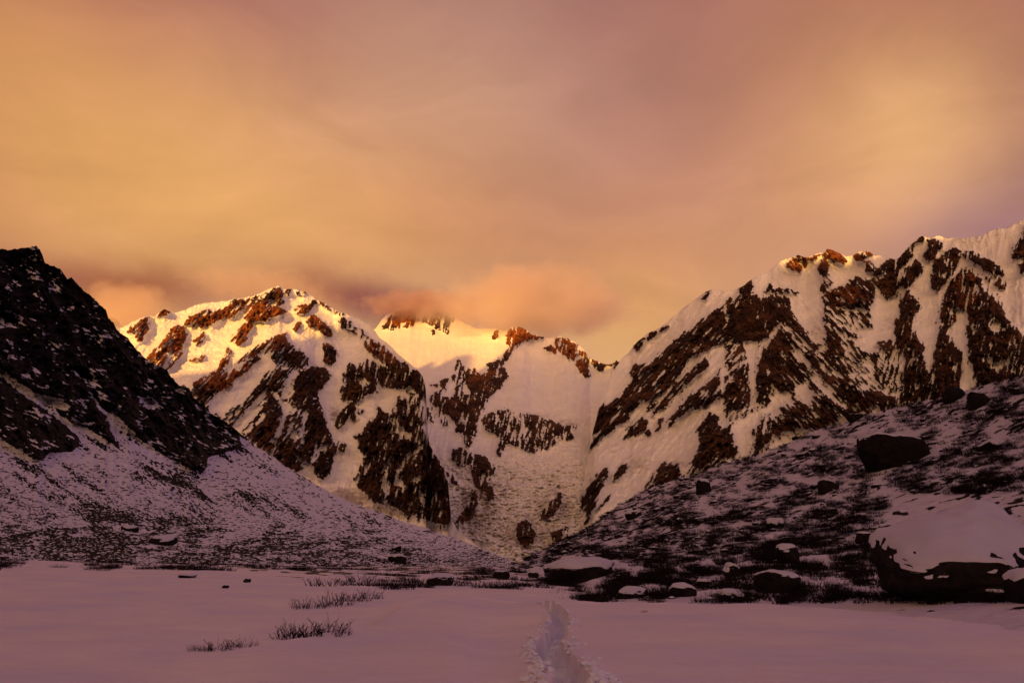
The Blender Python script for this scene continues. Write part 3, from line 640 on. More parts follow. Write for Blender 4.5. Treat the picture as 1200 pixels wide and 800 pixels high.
def near_hill(name, crest, vbase, us, nrows, rtab, patches, base, mat, dens, disp, back, seed, relx=1.0, jit=0.7):
    vc = line(crest, us); jt = jit * (1.5 * fbm(us / 6.0, us * 0 + 1.3, 3, seed) + fbm(us / 2.2, us * 0 + 4.3, 2, seed + 1))
    vb = np.maximum(line(vbase, us), vc + 5)
    t = np.linspace(0, 1, nrows)[:, None] ** 0.9
    V = vb[None] + (vc - vb)[None] * t + jt[None] * t ** 30; U = np.repeat(us[None], nrows, 0)
    rv = np.array(rtab['v'], float); ru = np.array(rtab['u'], float); R0 = np.array(rtab['r'], float)
    i0 = np.interp(V, rv[::-1], np.arange(len(rv))[::-1]); j0 = np.interp(U, ru, np.arange(len(ru)))
    R = np.exp(blur(np.log(bil(R0, j0, i0, 0, 0)), 10))
    rockv, Rd, dz = dens(U, V, R, rays(U, V, R))
    P = rays(U, V, Rd); P[..., 2] += dz * np.clip((1 - t) * 14, 0, 1)
    top = P[-1]; h = np.hypot(top[:, 0], top[:, 1])[:, None]; od = np.concatenate([top[:, :2] / h, np.zeros((len(us), 1))], 1)
    rows = [P]; rk = [rockv]
    for q in (0.05, 0.2, 0.5, 1.0):
        b = top + od * h * back[0] * q; b[:, 2] -= h[:, 0] * back[1] * q ** 1.1
        rows.append(b[None]); rk.append(rockv[-1:])
    PP = np.concatenate(rows); rk = np.concatenate(rk)
    o = link(name, mesh_np(name, PP.reshape(-1, 3), grid_faces(PP.shape[0], PP.shape[1])[:, ::-1], True, {'rock': rk, 'debris': rk * 0}), mat, 'structure')
    u2, v2 = project(P)
    LAYERS.setdefault(name, []).append((o, P, U, v2))
    return o

def left_dens(U, V, R, P):
    ras = raster(0.25, LH)
    Mw = bil(blur(ras, 9), U, V, RX0, RY0, RS)
    wu = U + 2.5 * fbm(U / 9, V / 7, 4, 301); wv = V + 2 * fbm(U / 9, V / 7, 4, 302); k_ = sstep(590, 612, V)
    Mk = bil(blur(ras, 1.2), wu, wv, RX0, RY0, RS) * (1 - k_) + k_ * bil(blur(ras, 22), U + 60 * fbm(U / 90, V / 14, 3, 303), V + 14 * fbm(U / 70, V / 10, 4, 304), RX0, RY0, RS)
    cliff = sstep(0.5, 0.8, Mw) * sstep(575, 545, V)
    ncl = 1.15 * aniso(U, V, math.radians(-22), 2.4, 3.6, 8, 5) + 0.9 * fbm(U / 26, V / 16, 3, 91) + 0.5 * aniso(U, V, math.radians(-45), 7, 3, 98, 3)
    low = sstep(590, 640, V)
    nsc = (1 - low) * (1.0 * aniso(U, V, math.radians(-33), 1.9, 2.4, 9, 4) + 0.9 * aniso(U, V, math.radians(-34), 13, 6, 193, 3)) + low * (0.9 * aniso(U, V, math.radians(-6), 2.0, 3.0, 199, 4) + 0.9 * fbm(U / 30, V / 6, 4, 93)) + 0.55 * fbm(U / 50, V / 25, 3, 94)
    rock = Mk - 0.5 + (cliff * ncl * 1.05 * (0.35 + 0.65 * Mk) + (1 - cliff) * nsc * 0.95)
    rv = sstep(-0.12, 0.12, rock)
    big = aniso(U, V, math.radians(-60), 40, 2.2, 14, 5, True)
    Rd = R * (1 - cliff * (0.050 * big + 0.028 * fbm(U / 9, V / 9, 5, 18, 0.6)) - 0.012 * (1 - cliff) * fbm(U / 8, V / 4, 4, 19, 0.6) - 0.05 * blur(cliff, 6))
    dz = -0.0016 * R * 0 + 0.0010 * R * rv * (1 - cliff)
    return rv, Rd, dz
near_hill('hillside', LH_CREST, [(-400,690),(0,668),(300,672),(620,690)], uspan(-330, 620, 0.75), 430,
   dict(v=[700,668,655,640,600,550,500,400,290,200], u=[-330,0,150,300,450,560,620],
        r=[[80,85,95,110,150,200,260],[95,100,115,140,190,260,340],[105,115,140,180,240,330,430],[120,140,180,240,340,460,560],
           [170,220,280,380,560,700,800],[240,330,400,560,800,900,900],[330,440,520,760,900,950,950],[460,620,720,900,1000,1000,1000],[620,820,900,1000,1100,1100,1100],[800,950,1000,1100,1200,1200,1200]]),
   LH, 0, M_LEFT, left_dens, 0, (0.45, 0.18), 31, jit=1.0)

def right_dens(U, V, R, P):
    x, y = P[..., 0], P[..., 1]
    a = fbm(x / 7.0, y / 7.0, 5, 41); b = fbm(x / 22.0, y / 22.0, 4, 42)
    rock = -0.30 + 0.9 * fbm(x / 1.7, y / 1.7, 4, 43) + 0.75 * a + 0.45 * b - 0.30 * sstep(645, 680, V) + 0.12 * sstep(900, 700, U)
    rv = sstep(-0.10, 0.10, rock)
    dz = 0.45 * a + 0.25 * fbm(x / 2.5, y / 2.5, 4, 47) + 0.6 * b
    dz = dz * sstep(38, 60, R) + 0.1 * rv
    return rv, R, dz
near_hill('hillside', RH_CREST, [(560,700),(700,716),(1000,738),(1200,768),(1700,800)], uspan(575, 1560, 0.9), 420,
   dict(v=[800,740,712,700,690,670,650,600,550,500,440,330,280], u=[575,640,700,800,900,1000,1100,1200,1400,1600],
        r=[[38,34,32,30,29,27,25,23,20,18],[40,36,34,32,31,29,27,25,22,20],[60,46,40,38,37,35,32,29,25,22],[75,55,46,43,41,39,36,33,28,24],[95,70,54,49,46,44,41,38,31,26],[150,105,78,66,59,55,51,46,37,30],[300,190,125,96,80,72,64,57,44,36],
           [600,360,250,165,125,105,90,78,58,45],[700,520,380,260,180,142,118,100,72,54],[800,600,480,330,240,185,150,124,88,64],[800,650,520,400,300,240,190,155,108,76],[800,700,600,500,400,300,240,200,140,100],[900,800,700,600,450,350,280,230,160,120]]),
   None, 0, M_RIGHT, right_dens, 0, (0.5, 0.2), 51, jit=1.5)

# ------------------------------------------------------------------ snowfield with the trodden trail
def px2xy(u, v, z=-1.7):
    x, y, zz = pix_dir(u, v); k = z / zz; return np.array([x * k, y * k])
EDGE = [px2xy(*p) for p in [(-260,880),(-60,822),(40,800),(110,783),(180,770),(250,759),(330,749),(400,738),(440,722),(475,704),(520,696),(560,693)]]
EDGE = np.array(EDGE)
TR = np.array([px2xy(*p) for p in [(610,703),(625,703.5),(640,706),(652,713),(657,722),(657,731),(653,741),(645,750),(643,758),(648,767),(658,777),(668,787),(674,797),(668,812),(650,850),(620,930),(560,1150)]])
def polydist(x, y, pts):
    best = np.full(x.shape, 1e9); side = np.zeros(x.shape); along = np.zeros(x.shape); L = 0
    for a, b in zip(pts[:-1], pts[1:]):
        d = b - a; l2 = d @ d; t = np.clip(((x - a[0]) * d[0] + (y - a[1]) * d[1]) / l2, 0, 1)
        px, py = x - a[0] - t * d[0], y - a[1] - t * d[1]; dd = np.hypot(px, py)
        s = np.sign(d[0] * (y - a[1]) - d[1] * (x - a[0])); m = dd < best
        best = np.where(m, dd, best); side = np.where(m, s, side); along = np.where(m, L + t * math.sqrt(l2), along); L += math.sqrt(l2)
    return best, side, along
us = np.unique(np.concatenate([uspan(-520, 1720, 4.0), uspan(-40, 1240, 1.5), uspan(588, 760, 0.45)]))
us = np.concatenate([us[us < 588], uspan(588, 760, 0.45), us[us > 760.5]]); us = us[np.concatenate([[True], np.diff(us) > 0.4])]
vflat = np.concatenate([np.linspace(2600, 900, 60, endpoint=False), np.linspace(900, 800, 70, endpoint=False), np.linspace(800, 690, 330, endpoint=False), np.linspace(690, 662, 110, endpoint=False), np.linspace(662, 656.3, 40)])
rr = 1.7 / np.tan(np.arctan((vflat - 655) / F)); 
Ug = np.repeat(us[None], len(rr), 0); Rg = np.repeat(rr[:, None], len(us), 1)
Q = rays(Ug, 655 + 0 * Ug, Rg); X, Y = Q[..., 0], Q[..., 1]
ZT_u = np.array([-520, -100, 0, 150, 300, 420, 480, 560, 640, 760, 900, 1200, 1700], float)
ZT_r = np.array([0, 12, 16, 22, 28, 34, 40, 48, 60, 80, 110, 150, 220, 400, 1200], float)
ZT = np.array([ # rows: u, columns: r
 [-2.0,-2.0,-2.0,-1.95,-1.8,-1.6,-1.4,-1.0,-0.4,0.6,2.0,3,4,6,10],
 [-2.35,-2.35,-2.3,-2.05,-1.95,-1.8,-1.65,-1.4,-1.05,-0.5,0.1,.3,.3,.3,.3],
 [-2.35,-2.35,-2.3,-2.05,-1.95,-1.8,-1.65,-1.45,-1.15,-0.7,-0.1,-.2,-.3,-.3,-.3],
 [-2.35,-2.35,-2.3,-2.05,-1.95,-1.85,-1.72,-1.55,-1.3,-0.95,-0.55,-.6,-.7,-.8,-.8],
 [-2.35,-2.35,-2.3,-2.1,-2.0,-1.95,-1.85,-1.72,-1.55,-1.3,-1.0,-1.1,-1.2,-1.5,-2],
 [-2.35,-2.35,-2.3,-2.1,-2.05,-2.0,-1.95,-1.9,-1.8,-1.7,-1.5,-1.6,-1.8,-2,-3],
 [-2.35,-2.35,-2.3,-2.1,-2.05,-2.0,-2.0,-2.0,-1.95,-1.9,-1.8,-1.8,-2,-2.2,-4],
 [-1.95,-1.95,-1.95,-1.95,-1.95,-1.95,-1.98,-2.05,-2.05,-2.0,-1.9,-1.9,-2,-2.4,-6],
 [-1.72,-1.72,-1.72,-1.72,-1.74,-1.8,-2.1,-2.25,-2.2,-2.1,-2.1,-2.1,-2.2,-3,-8],
 [-1.7,-1.7,-1.7,-1.7,-1.72,-1.8,-2.3,-2.5,-2.5,-2.4,-2.4,-2.4,-2.4,-3,-8],
 [-1.7,-1.7,-1.7,-1.7,-1.72,-1.85,-2.3,-2.6,-2.6,-2.6,-2.6,-2.6,-2.6,-3,-8],
 [-1.7,-1.7,-1.7,-1.72,-1.85,-2.2,-2.5,-2.7,-2.8,-2.8,-2.8,-2.8,-2.8,-3,-8],
 [-1.7,-1.7,-1.7,-1.75,-1.95,-2.3,-2.6,-2.8,-2.8,-2.8,-2.8,-2.8,-2.8,-3,-8]])
ii = np.interp(Ug, ZT_u, np.arange(len(ZT_u))); jj = np.interp(Rg, ZT_r, np.arange(len(ZT_r)))
Z = bil(ZT, jj, ii, 0, 0)
# the near hummock rises 0.4 m in front of the basin on the left
de, se, _ = polydist(X, Y, EDGE)
inside = sstep(-0.9, 0.15, -se * de - 0.3)
wl_ = sstep(600, 520, Ug)
Z = Z * (1 - wl_ * inside * (Rg < 45)) + (-1.70 + 0.0 * X) * wl_ * inside * (Rg < 45)
Z = Z + 0.20 * fbm(X / 9, Y / 7, 3, 81) + 0.10 * fbm(X / 2.8, Y / 1.8, 4, 82) + 0.022 * fbm(X / 0.7, Y / 0.45, 3, 83) + 0.22 * sstep(40, 70, Rg) * fbm(X / 12, Y / 7, 4, 84)
dt, st_, al = polydist(X, Y, TR)
wid = 0.26 + 0.07 * fbm(al / 1.1, al * 0, 3, 85) + 0.14 * fbm(X / 0.5, Y / 0.5, 3, 88)
tmask = sstep(wid + 0.06, wid - 0.06, dt)
steps = np.sin(al * 2 * np.pi / 0.36 + 3 * fbm(X / .8, Y / .8, 2, 87)) 
pits = sstep(0.15, 0.75, fbm(X / 0.22, Y / 0.22, 3, 89)) * sstep(wid + 0.65, wid + 0.1, dt)
Z = Z - tmask * (0.42 + 0.07 * steps + 0.16 * fbm(X / .3, Y / .3, 4, 86)) + 0.05 * np.exp(-((dt - wid - 0.14) / 0.10) ** 2) * (0.6 + fbm(X / .2, Y / .2, 3, 90)) - 0.10 * pits * (1 - tmask) + 0.05 * (1 - tmask) * np.clip(fbm(X / .16, Y / .16, 3, 189) * 2.2, 0, 1) * sstep(wid + 0.5, wid + 0.05, dt)
rock = np.zeros(X.shape)
ug, vg = project(np.stack([X, Y, Z], -1))
n1_ = 0.8 * fbm(X / 3.0, Y / 5.0, 5, 95) + 0.5 * fbm(X / 14, Y / 18, 3, 96)
rock = -0.80 + n1_ + 0.75 * sstep(52, 90, Rg) * sstep(60, 350, Ug)
rock = np.clip(sstep(-0.15, 0.15, rock), 0, 1) * sstep(44, 60, Rg)
PG = np.stack([X, Y, Z], -1); Fg = grid_faces(*X.shape)[:, ::-1]
fm = (tmask.ravel()[Fg].mean(1) > 0.5)
for nm, sel, mt in (('ground', ~fm, M_SNOW), ('path', fm, M_TRAIL)):
    f = Fg[sel]; idx, inv = np.unique(f, return_inverse=True)
    link(nm, mesh_np(nm, PG.reshape(-1, 3)[idx], inv.reshape(f.shape), True, {'rock': rock.ravel()[idx]}), mt, 'structure')
LAYERS['ground'] = [(None, PG, Ug, vg)]
# ground beside and behind the camera, reaching the western range
g = np.linspace(-1, 1, 60); gx, gy = np.meshgrid(np.sign(g) * np.abs(g) ** 3 * 16000, np.sign(g) * np.abs(g) ** 3 * 16000)
gz = -3.2 - 0.4 * np.hypot(gx, gy) ** 0.5 + 0 * gx
gz = np.where(gy < 0, -2.3 + 6 * fbm(gx / 800, gy / 800, 3, 5) * sstep(60, 600, np.hypot(gx, gy)), gz)
link('ground', mesh_np('ground', np.stack([gx, gy, gz], -1).reshape(-1, 3), grid_faces(60, 60), True, {'rock': 0 * gx}), M_SNOW, 'structure')

def nearest(layer, u, v, idx=0):
    o, P, U, V = LAYERS[layer][idx]
    j = int(np.clip(np.searchsorted(U[0], u), 0, U.shape[1] - 1)); col = V[:, j]
    i = int(np.argmin(np.abs(col - v))); return P[i, j].copy()

# ------------------------------------------------------------------ boulders with snow caps
def ico(sub):
    import bmesh
    bm = bmesh.new(); bmesh.ops.create_icosphere(bm, subdivisions=sub, radius=1.0)
    v = np.array([x.co[:] for x in bm.verts]); f = np.array([[x.index for x in q.verts] for q in bm.faces]); bm.free(); return v, f
ICO5 = ico(5); ICO4 = ico(4); ICO1 = ico(1)
def vnormals(v, f):
    n = np.zeros_like(v); fn = np.cross(v[f[:, 1]] - v[f[:, 0]], v[f[:, 2]] - v[f[:, 0]])
    for k in range(3): np.add.at(n, f[:, k], fn)
    return n / (np.linalg.norm(n, axis=1)[:, None] + 1e-12)
def n3(v, s, seed, oct=4):
    return (fbm(v[:, 0] * s + 3, v[:, 1] * s, oct, seed) + fbm(v[:, 1] * s + 9, v[:, 2] * s, oct, seed + 5) + fbm(v[:, 2] * s - 4, v[:, 0] * s + 7, oct, seed + 9)) / 1.9
def boulder(base, w, h, d, seed, label, cap=0.5, boxy=0.5, rot=0.0, tilt=0.0, group=None, thick=0.055, fine=False, top_tilt=0.0, front=0.0, capn=0.42):
    """rounded angular block w x d x h metres standing on base; cap 0..1 is how much snow lies on it"""
    v, f = ICO5 if fine else ICO4
    p = 2 + 3.5 * boxy
    s = 1.0 / (np.abs(v) ** p).sum(1) ** (1.0 / p); q = v * s[:, None]
    rs = np.random.default_rng(seed)
    for k in range(9):                       # shear planes cut facets into the block
        nrm = rs.normal(size=3); nrm[2] *= 0.6; nrm /= np.linalg.norm(nrm); off = rs.uniform(0.72, 1.0); dd = q @ nrm - off
        q = q - np.clip(dd, 0, None)[:, None] * nrm * 0.85
    q = q * (1 + 0.16 * n3(v, 1.3, seed)[:, None] + 0.06 * n3(v, 5, seed + 2)[:, None] + 0.022 * n3(v, 13, seed + 4)[:, None])
    q[:, 2] -= front * np.clip((0.7 - q[:, 1]) / 1.6, 0, 1) * np.clip(q[:, 2] + 0.7, 0, 1.6) / 1.6
    q[:, 2] += top_tilt * q[:, 0] * np.clip(q[:, 2] + 0.3, 0, 1)
    q = q * np.array([w / 2, d / 2, h / 1.75]); c, s_ = math.cos(rot), math.sin(rot)
    q = q @ np.array([[c, s_, 0], [-s_, c, 0], [0, 0, 1]]); c, s_ = math.cos(tilt), math.sin(tilt)
    q = q @ np.array([[c, 0, s_], [0, 1, 0], [-s_, 0, c]])
    q[:, 2] -= q[:, 2].min() * 0.72
    o = link('boulder', mesh_np('boulder', q, f, True), M_ROCK); o.location = tuple(base)
    tag(o, label, 'boulder', group)
    if cap > 0:
        n = vnormals(q, f); sz = max(w, h)
        zn = (q[:, 2] - q[:, 2].min()) / (q[:, 2].max() - q[:, 2].min())
        mk = n[:, 2] * 0.9 + zn * 0.45 + capn * n3(v, 2.2 if capn < 0.5 else 3.6, seed + 31) - (1.38 - cap)
        th = np.clip(mk * 2.6, -0.35, 1.0); th = np.where(th > 0, np.sqrt(np.clip(th, 0, 1)), th)
        amt = thick * min(h, w) * th
        cq = q + n * amt[:, None] * 0.6; cq[:, 2] += np.clip(amt, 0, None) * 0.6 - np.clip(-amt, 0, None)
        keep = (mk[f].max(1) > -0.14)
        ff = f[keep]; idx, inv = np.unique(ff, return_inverse=True)
        link('snow_cap', mesh_np('snow_cap', cq[idx], inv.reshape(ff.shape), True), M_CAP, parent=o)
    return o
def put_boulder(layer, idx, u0, u1, v0, v1, seed, label, cap=0.5, dr=1.0, **k):
    P = nearest(layer, (u0 + u1) / 2, v1, idx)
    r = np.hypot(P[0], P[1]); dep = P[1] * math.cos(TILT) + P[2] * math.sin(TILT); mpp = dep / F
    w = (u1 - u0) * mpp; h = (v1 - v0) * mpp * (1.08 if u1 - u0 > 60 else 0.92)
    P = P * (1 + dr * w * 0.34 / r); P[2] -= h * 0.04
    return boulder(P, w, h, w * 0.85, seed, label, cap, **k)
B = put_boulder
B('hillside', 1, 1044, 1240, 578, 702, 3, 'huge dark boulder at the right edge, its broad sloping top buried in snow', 0.62, boxy=0.8, thick=0.016, fine=True, top_tilt=0.30, front=0.92, capn=1.0, rot=-0.15)
B('hillside', 1, 1184, 1250, 670, 706, 12, 'low boulder with a rounded snow cushion against the foot of the huge right-hand boulder', 0.7, boxy=0.4)
B('hillside', 1, 1004, 1084, 512, 551, 5, 'large black boulder halfway up the right hillside with a small snow patch on top', 0.28, boxy=0.45, tilt=-0.12, fine=True)
B('hillside', 1, 1106, 1130, 451, 471, 6, 'bare dark rock breaking the skyline of the right hillside', 0.02, boxy=0.3, tilt=0.2)
B('hillside', 1, 1134, 1158, 455, 478, 16, 'squat dark rock just right of the skyline rock on the right hillside', 0.18, boxy=0.5)
B('hillside', 1, 994, 1010, 483, 494, 7, 'small square rock on the skyline left of the large black boulder', 0.1, boxy=0.9)
B('hillside', 1, 642, 720, 657, 684, 8, 'long low boulder in the valley bottom under a smooth snow blanket', 0.62, boxy=0.3, thick=0.08, fine=True, tilt=0.06)
B('hillside', 1, 911, 937, 636, 661, 9, 'rounded boulder with a neat snow hood on the lower right slope', 0.42, boxy=0.35)
B('hillside', 1, 886, 937, 667, 694, 10, 'wedge-shaped boulder with a thin snow rim just above the snowfield edge', 0.42, boxy=0.4, tilt=-0.1, fine=True)
B('hillside', 1, 720, 758, 686, 701, 11, 'half-buried boulder capped with snow at the snowfield edge right of the trail', 0.45, boxy=0.3)
B('hillside', 1, 783, 816, 682, 699, 13, 'flat snow-covered boulder at the snowfield edge among dark shrubs', 0.7, boxy=0.4)
B('hillside', 1, 844, 872, 689, 703, 14, 'pale snow-plastered boulder sitting on the snowfield edge', 0.95, boxy=0.5)
B('hillside', 1, 848, 866, 661, 676, 15, 'small tilted boulder with a slanting snow top above the snow-plastered one', 0.7, boxy=0.6, tilt=-0.5)
B('hillside', 1, 815, 834, 677, 688, 17, 'small snow-topped boulder between the flat boulder and the wedge-shaped one', 0.7)
B('hillside', 1, 958, 984, 558, 576, 18, 'small rock with a curled snow rim below and left of the large black boulder', 0.45)
B('hillside', 1, 815, 832, 559, 578, 19, 'upright rock with pale snow on its right side near the skyline of the right hillside', 0.5, boxy=0.6)
B('hillside', 1, 732, 752, 597, 608, 20, 'snow-covered rock high on the left end of the right hillside', 0.8)
B('hillside', 1, 1002, 1022, 622, 636, 21, 'dark rock sunk in the snow left of the huge right-hand boulder', 0.4)
B('hillside', 1, 898, 918, 606, 618, 22, 'snow-blanketed rock in the middle of the shrubby right hillside', 0.8)
B('hillside', 1, 1150, 1180, 515, 527, 23, 'flat snow-covered rock far up the right hillside', 0.8)
B('ground', 0, 500, 533, 671, 686, 24, 'black boulder in the snow of the valley floor left of the trail head', 0.30, boxy=0.6, fine=True)
B('ground', 0, 578, 598, 666, 678, 25, 'round dark boulder in the middle of the valley floor', 0.25)
B('ground', 0, 618, 632, 668, 677, 26, 'small snow-covered boulder beside the long low boulder', 0.8)
B('hillside', 1, 636, 656, 660, 671, 27, 'snowy rock leaning on the left end of the long low boulder', 0.8)
B('hillside', 0, 173, 205, 626, 639, 28, 'broad snow-topped boulder at the foot of the left scree slope', 0.66, boxy=0.5, tilt=0.1)
B('hillside', 0, 141, 162, 615, 623, 29, 'smaller snow-topped boulder up left of the broad one on the left scree', 0.75, boxy=0.5)
B('hillside', 0, 455, 476, 648, 661, 30, 'snow-capped boulder near the toe of the left scree slope', 0.5)
B('hillside', 0, 459, 470, 638, 646, 41, 'grey boulder above the snow-capped one near the toe of the left scree', 0.5)
B('ground', 0, 212, 232, 672, 677, 33, 'long dark rock in a hollow of the left snowfield', 0.3)
B('ground', 0, 264, 272, 685, 689, 34, 'small dark stone poking out of the left snowfield', 0.15)
B('ground', 0, 287, 296, 677, 682, 35, 'small dark stone up right of the other stone in the left snowfield', 0.15)

# ------------------------------------------------------------------ shrubs
def shrub_geo(seed, stems, w, h, rad, seg=3, twigs=2):
    rs = np.random.default_rng(seed); V = []; Fq = []
    def tube(pts, r0, r1):
        base = len(V); n = len(pts)
        for i, p in enumerate(pts):
            r = r0 + (r1 - r0) * i / (n - 1)
            for k in range(3):
                a = k * 2.094; V.append((p[0] + r * math.cos(a), p[1] + r * math.sin(a), p[2]))
        for i in range(n - 1):
            for k in range(3):
                a = base + i * 3 + k; b = base + i * 3 + (k + 1) % 3; Fq.append((a, b, b + 3, a + 3))
    for s in range(stems):
        a = rs.uniform(0, 6.283); q = math.sqrt(rs.uniform(0, 1)); bx, by = q * w / 2 * math.cos(a), q * w / 2 * 0.7 * math.sin(a)
        H = h * rs.uniform(0.2, 1.0) * (1.05 - 0.5 * q); lean = rs.uniform(0.1, 1.2); la = a + rs.uniform(-.9, .9)
        pts = []; x, y, z = bx, by, -0.12 * h
        for i in range(seg + 1):
            pts.append((x, y, z)); t = (i + 1) / seg
            x += math.cos(la) * lean * H / seg * (0.5 + t * .6) + rs.normal(0, .04 * H); y += math.sin(la) * lean * H / seg * (0.5 + t * .6) + rs.normal(0, .04 * H); z += H / seg * (1.1 - 0.25 * t * lean)
        tube(pts, rad, rad * 0.35)
        for k in range(twigs):
            i = rs.integers(1, seg + 1); p = np.array(pts[i]); l = H * rs.uniform(.18, .4); b = rs.uniform(0, 6.28)
            e = p + np.array([math.cos(b) * l * .6, math.sin(b) * l * .6, l * rs.uniform(.4, 1)]); tube([p, (p + e) / 2 + rs.normal(0, .02 * H, 3), e], rad * .6, rad * .25)
    return np.array(V), np.array(Fq)
NEAR = [shrub_geo(100 + i, 60, 1.0, 0.42, 0.009, 4, 4) for i in range(4)]
NEAR_ME = [mesh_np('shrub', v, f, False) for v, f in NEAR]
MID = [shrub_geo(200 + i, 80, 1.7, 0.62, 0.017, 3, 2) for i in range(4)]
MID_ME = [mesh_np('shrub', v, f, False) for v, f in MID]
for me in NEAR_ME + MID_ME: me.materials.append(M_TWIG)
NSH = 0
def shrub(P, me, s, rz, label, group=None, sx=1.0):
    global NSH; NSH += 1
    o = bpy.data.objects.new('shrub', me); SC.collection.objects.link(o); o.location = tuple(P); o.rotation_euler = (0, 0, rz); o.scale = (s * sx, s, s)
    tag(o, label, 'shrub', group); return o
def S(u, v, k, s, label, layer='ground', idx=0, sx=1.0, rz=0.3):
    return shrub(nearest(layer, u, v, idx), (NEAR_ME + MID_ME)[k], s, rz, label, None, sx)
S(246, 762, 0, 0.62, 'leftmost of the three low twig tufts on the near snow crest')
S(264, 761, 1, 0.80, 'middle low twig tuft on the near snow crest')
S(293, 758, 2, 0.80, 'low twig tuft right of the other two on the near snow crest')
S(345, 748, 3, 1.35, 'tall bare shrub at the left end of the big clump on the near snow crest')
S(366, 745, 0, 1.45, 'dense bare shrub in the middle of the big clump on the near snow crest', sx=1.2)
S(388, 742, 1, 1.15, 'bare shrub at the right end of the big clump on the near snow crest')
S(366, 712, 2, 1.5, 'dark bare shrub above and behind the big clump')
S(392, 709, 3, 1.9, 'upright spiky shrub standing in the snow left of the paired one')
S(414, 704, 0, 1.8, 'spiky bare shrub, left of a pair on the snow rise')
S(434, 701, 1, 1.6, 'spiky bare shrub, right of a pair on the snow rise')
S(466, 690, 2, 2.6, 'dark bushy shrub left of the black boulder on the valley floor')
S(488, 688, 3, 2.2, 'dark shrub right beside the left face of the black boulder')
S(390, 686, 0, 2.4, 'wide dark shrub patch where the left snowfield meets the scree', sx=1.6)
S(420, 682, 1, 2.5, 'dark shrub between the wide patch and the valley floor boulder', sx=1.3)
S(560, 687, 2, 2.2, 'shrub right of the black boulder in front of the valley floor', sx=1.2)
S(588, 690, 3, 2.3, 'shrub just left of the head of the trail', sx=1.3)
S(1180, 716, 3, 0.95, 'bare shrub spilling over the snowfield edge at the right border', sx=1.5)
S(1160, 714, 2, 0.6, 'small twig tuft left of the bare shrub at the right border')
S(752, 717, 1, 0.25, 'tiny twig alone on the open snowfield right of the trail')
rs = np.random.default_rng(77)
# candidates over the right hillside, thick near the bottom, thinner up slope
def on_hill():
    while True:
        u = rs.uniform(600, 1230); vcr = float(line(RH_CREST, u)); v = rs.uniform(vcr - 1, 706)
        if 1040 < u < 1240 and 578 < v < 690: continue
        cl = fbm(np.array([u / 34.0]), np.array([v / 15.0]), 3, 55)[0] + 0.5 * fbm(np.array([u / 9.0]), np.array([v / 5.0]), 2, 56)[0]
        p = 0.44 + 1.7 * cl - 0.30 * max(0, min(1, (v - 645) / 25))
        if rs.uniform() < p: return u, v
cand = []
for k in range(5600):
    u, v = on_hill(); P = nearest('hillside', u, v, 1); cand.append((np.hypot(P[0], P[1]), P, rs.integers(0, 4), rs.uniform(.4, 1.3), rs.uniform(0, 6.28), rs.uniform(.8, 1.5)))
for k in range(700):                           # the valley floor between the two slopes and the foot of the left scree
    u = rs.uniform(-30, 640); v = rs.uniform(655, 690 if u > 430 else 668); P = nearest('ground', u, v, 0)
    r_ = np.hypot(P[0], P[1])
    if r_ < 50 or fbm(np.array([u / 60.0]), np.array([v / 5.0]), 3, 58)[0] < 0.0: continue
    cand.append((r_, P, rs.integers(0, 4), rs.uniform(.6, 1.2), rs.uniform(0, 6.28), rs.uniform(1.2, 2.4)))
cand.sort(key=lambda q: q[0])
NI = 300 - NSH
for (r, P, k, s, a, sx) in cand[:NI]:
    s = s * 0.74
    uu, vv_ = project(P[None]); uu, vv_ = float(uu[0]), float(vv_[0])
    lab, grp = (('dark leafless dwarf shrub on the valley floor left of the trail head', 'dwarf shrubs on the valley floor') if uu < 620 else
                ('dark leafless dwarf shrub around the long low boulder beyond the trail head', 'dwarf shrubs around the long low boulder') if uu < 740 else
                ('dark leafless dwarf shrub between the long low boulder and the wedge-shaped boulder', 'dwarf shrubs at the snowfield edge') if uu < 880 else
                ('dark leafless dwarf shrub between the wedge-shaped boulder and the huge right-hand boulder', 'dwarf shrubs left of the huge boulder') if uu < 1040 else
                ('dark leafless dwarf shrub at the foot of the huge right-hand boulder', 'dwarf shrubs below the huge boulder') if vv_ > 650 else
                ('dark leafless dwarf shrub on the slope above the huge right-hand boulder', 'dwarf shrubs above the huge boulder'))
    shrub(P, MID_ME[k], s, a, lab, grp, sx)
VV, FF, off = [], [], 0
for (r, P, k, s, a, sx) in cand[NI:]:
    v, f = MID[k]
    keep = rs.permutation(len(f))[:0] if False else None
    c, s_ = math.cos(a), math.sin(a); q = v * np.array([s * sx, s, s]) * (0.9 + min(r, 400) / 500); q = np.stack([q[:, 0] * c - q[:, 1] * s_, q[:, 0] * s_ + q[:, 1] * c, q[:, 2]], -1) + P
    VV.append(q); FF.append(f + off); off += len(q)
if VV:
    o = link('undergrowth', mesh_np('undergrowth', np.concatenate(VV), np.concatenate(FF), False), M_TWIG, 'stuff')
    tag(o, 'countless dark dwarf shrubs covering the snowy right hillside', 'undergrowth')

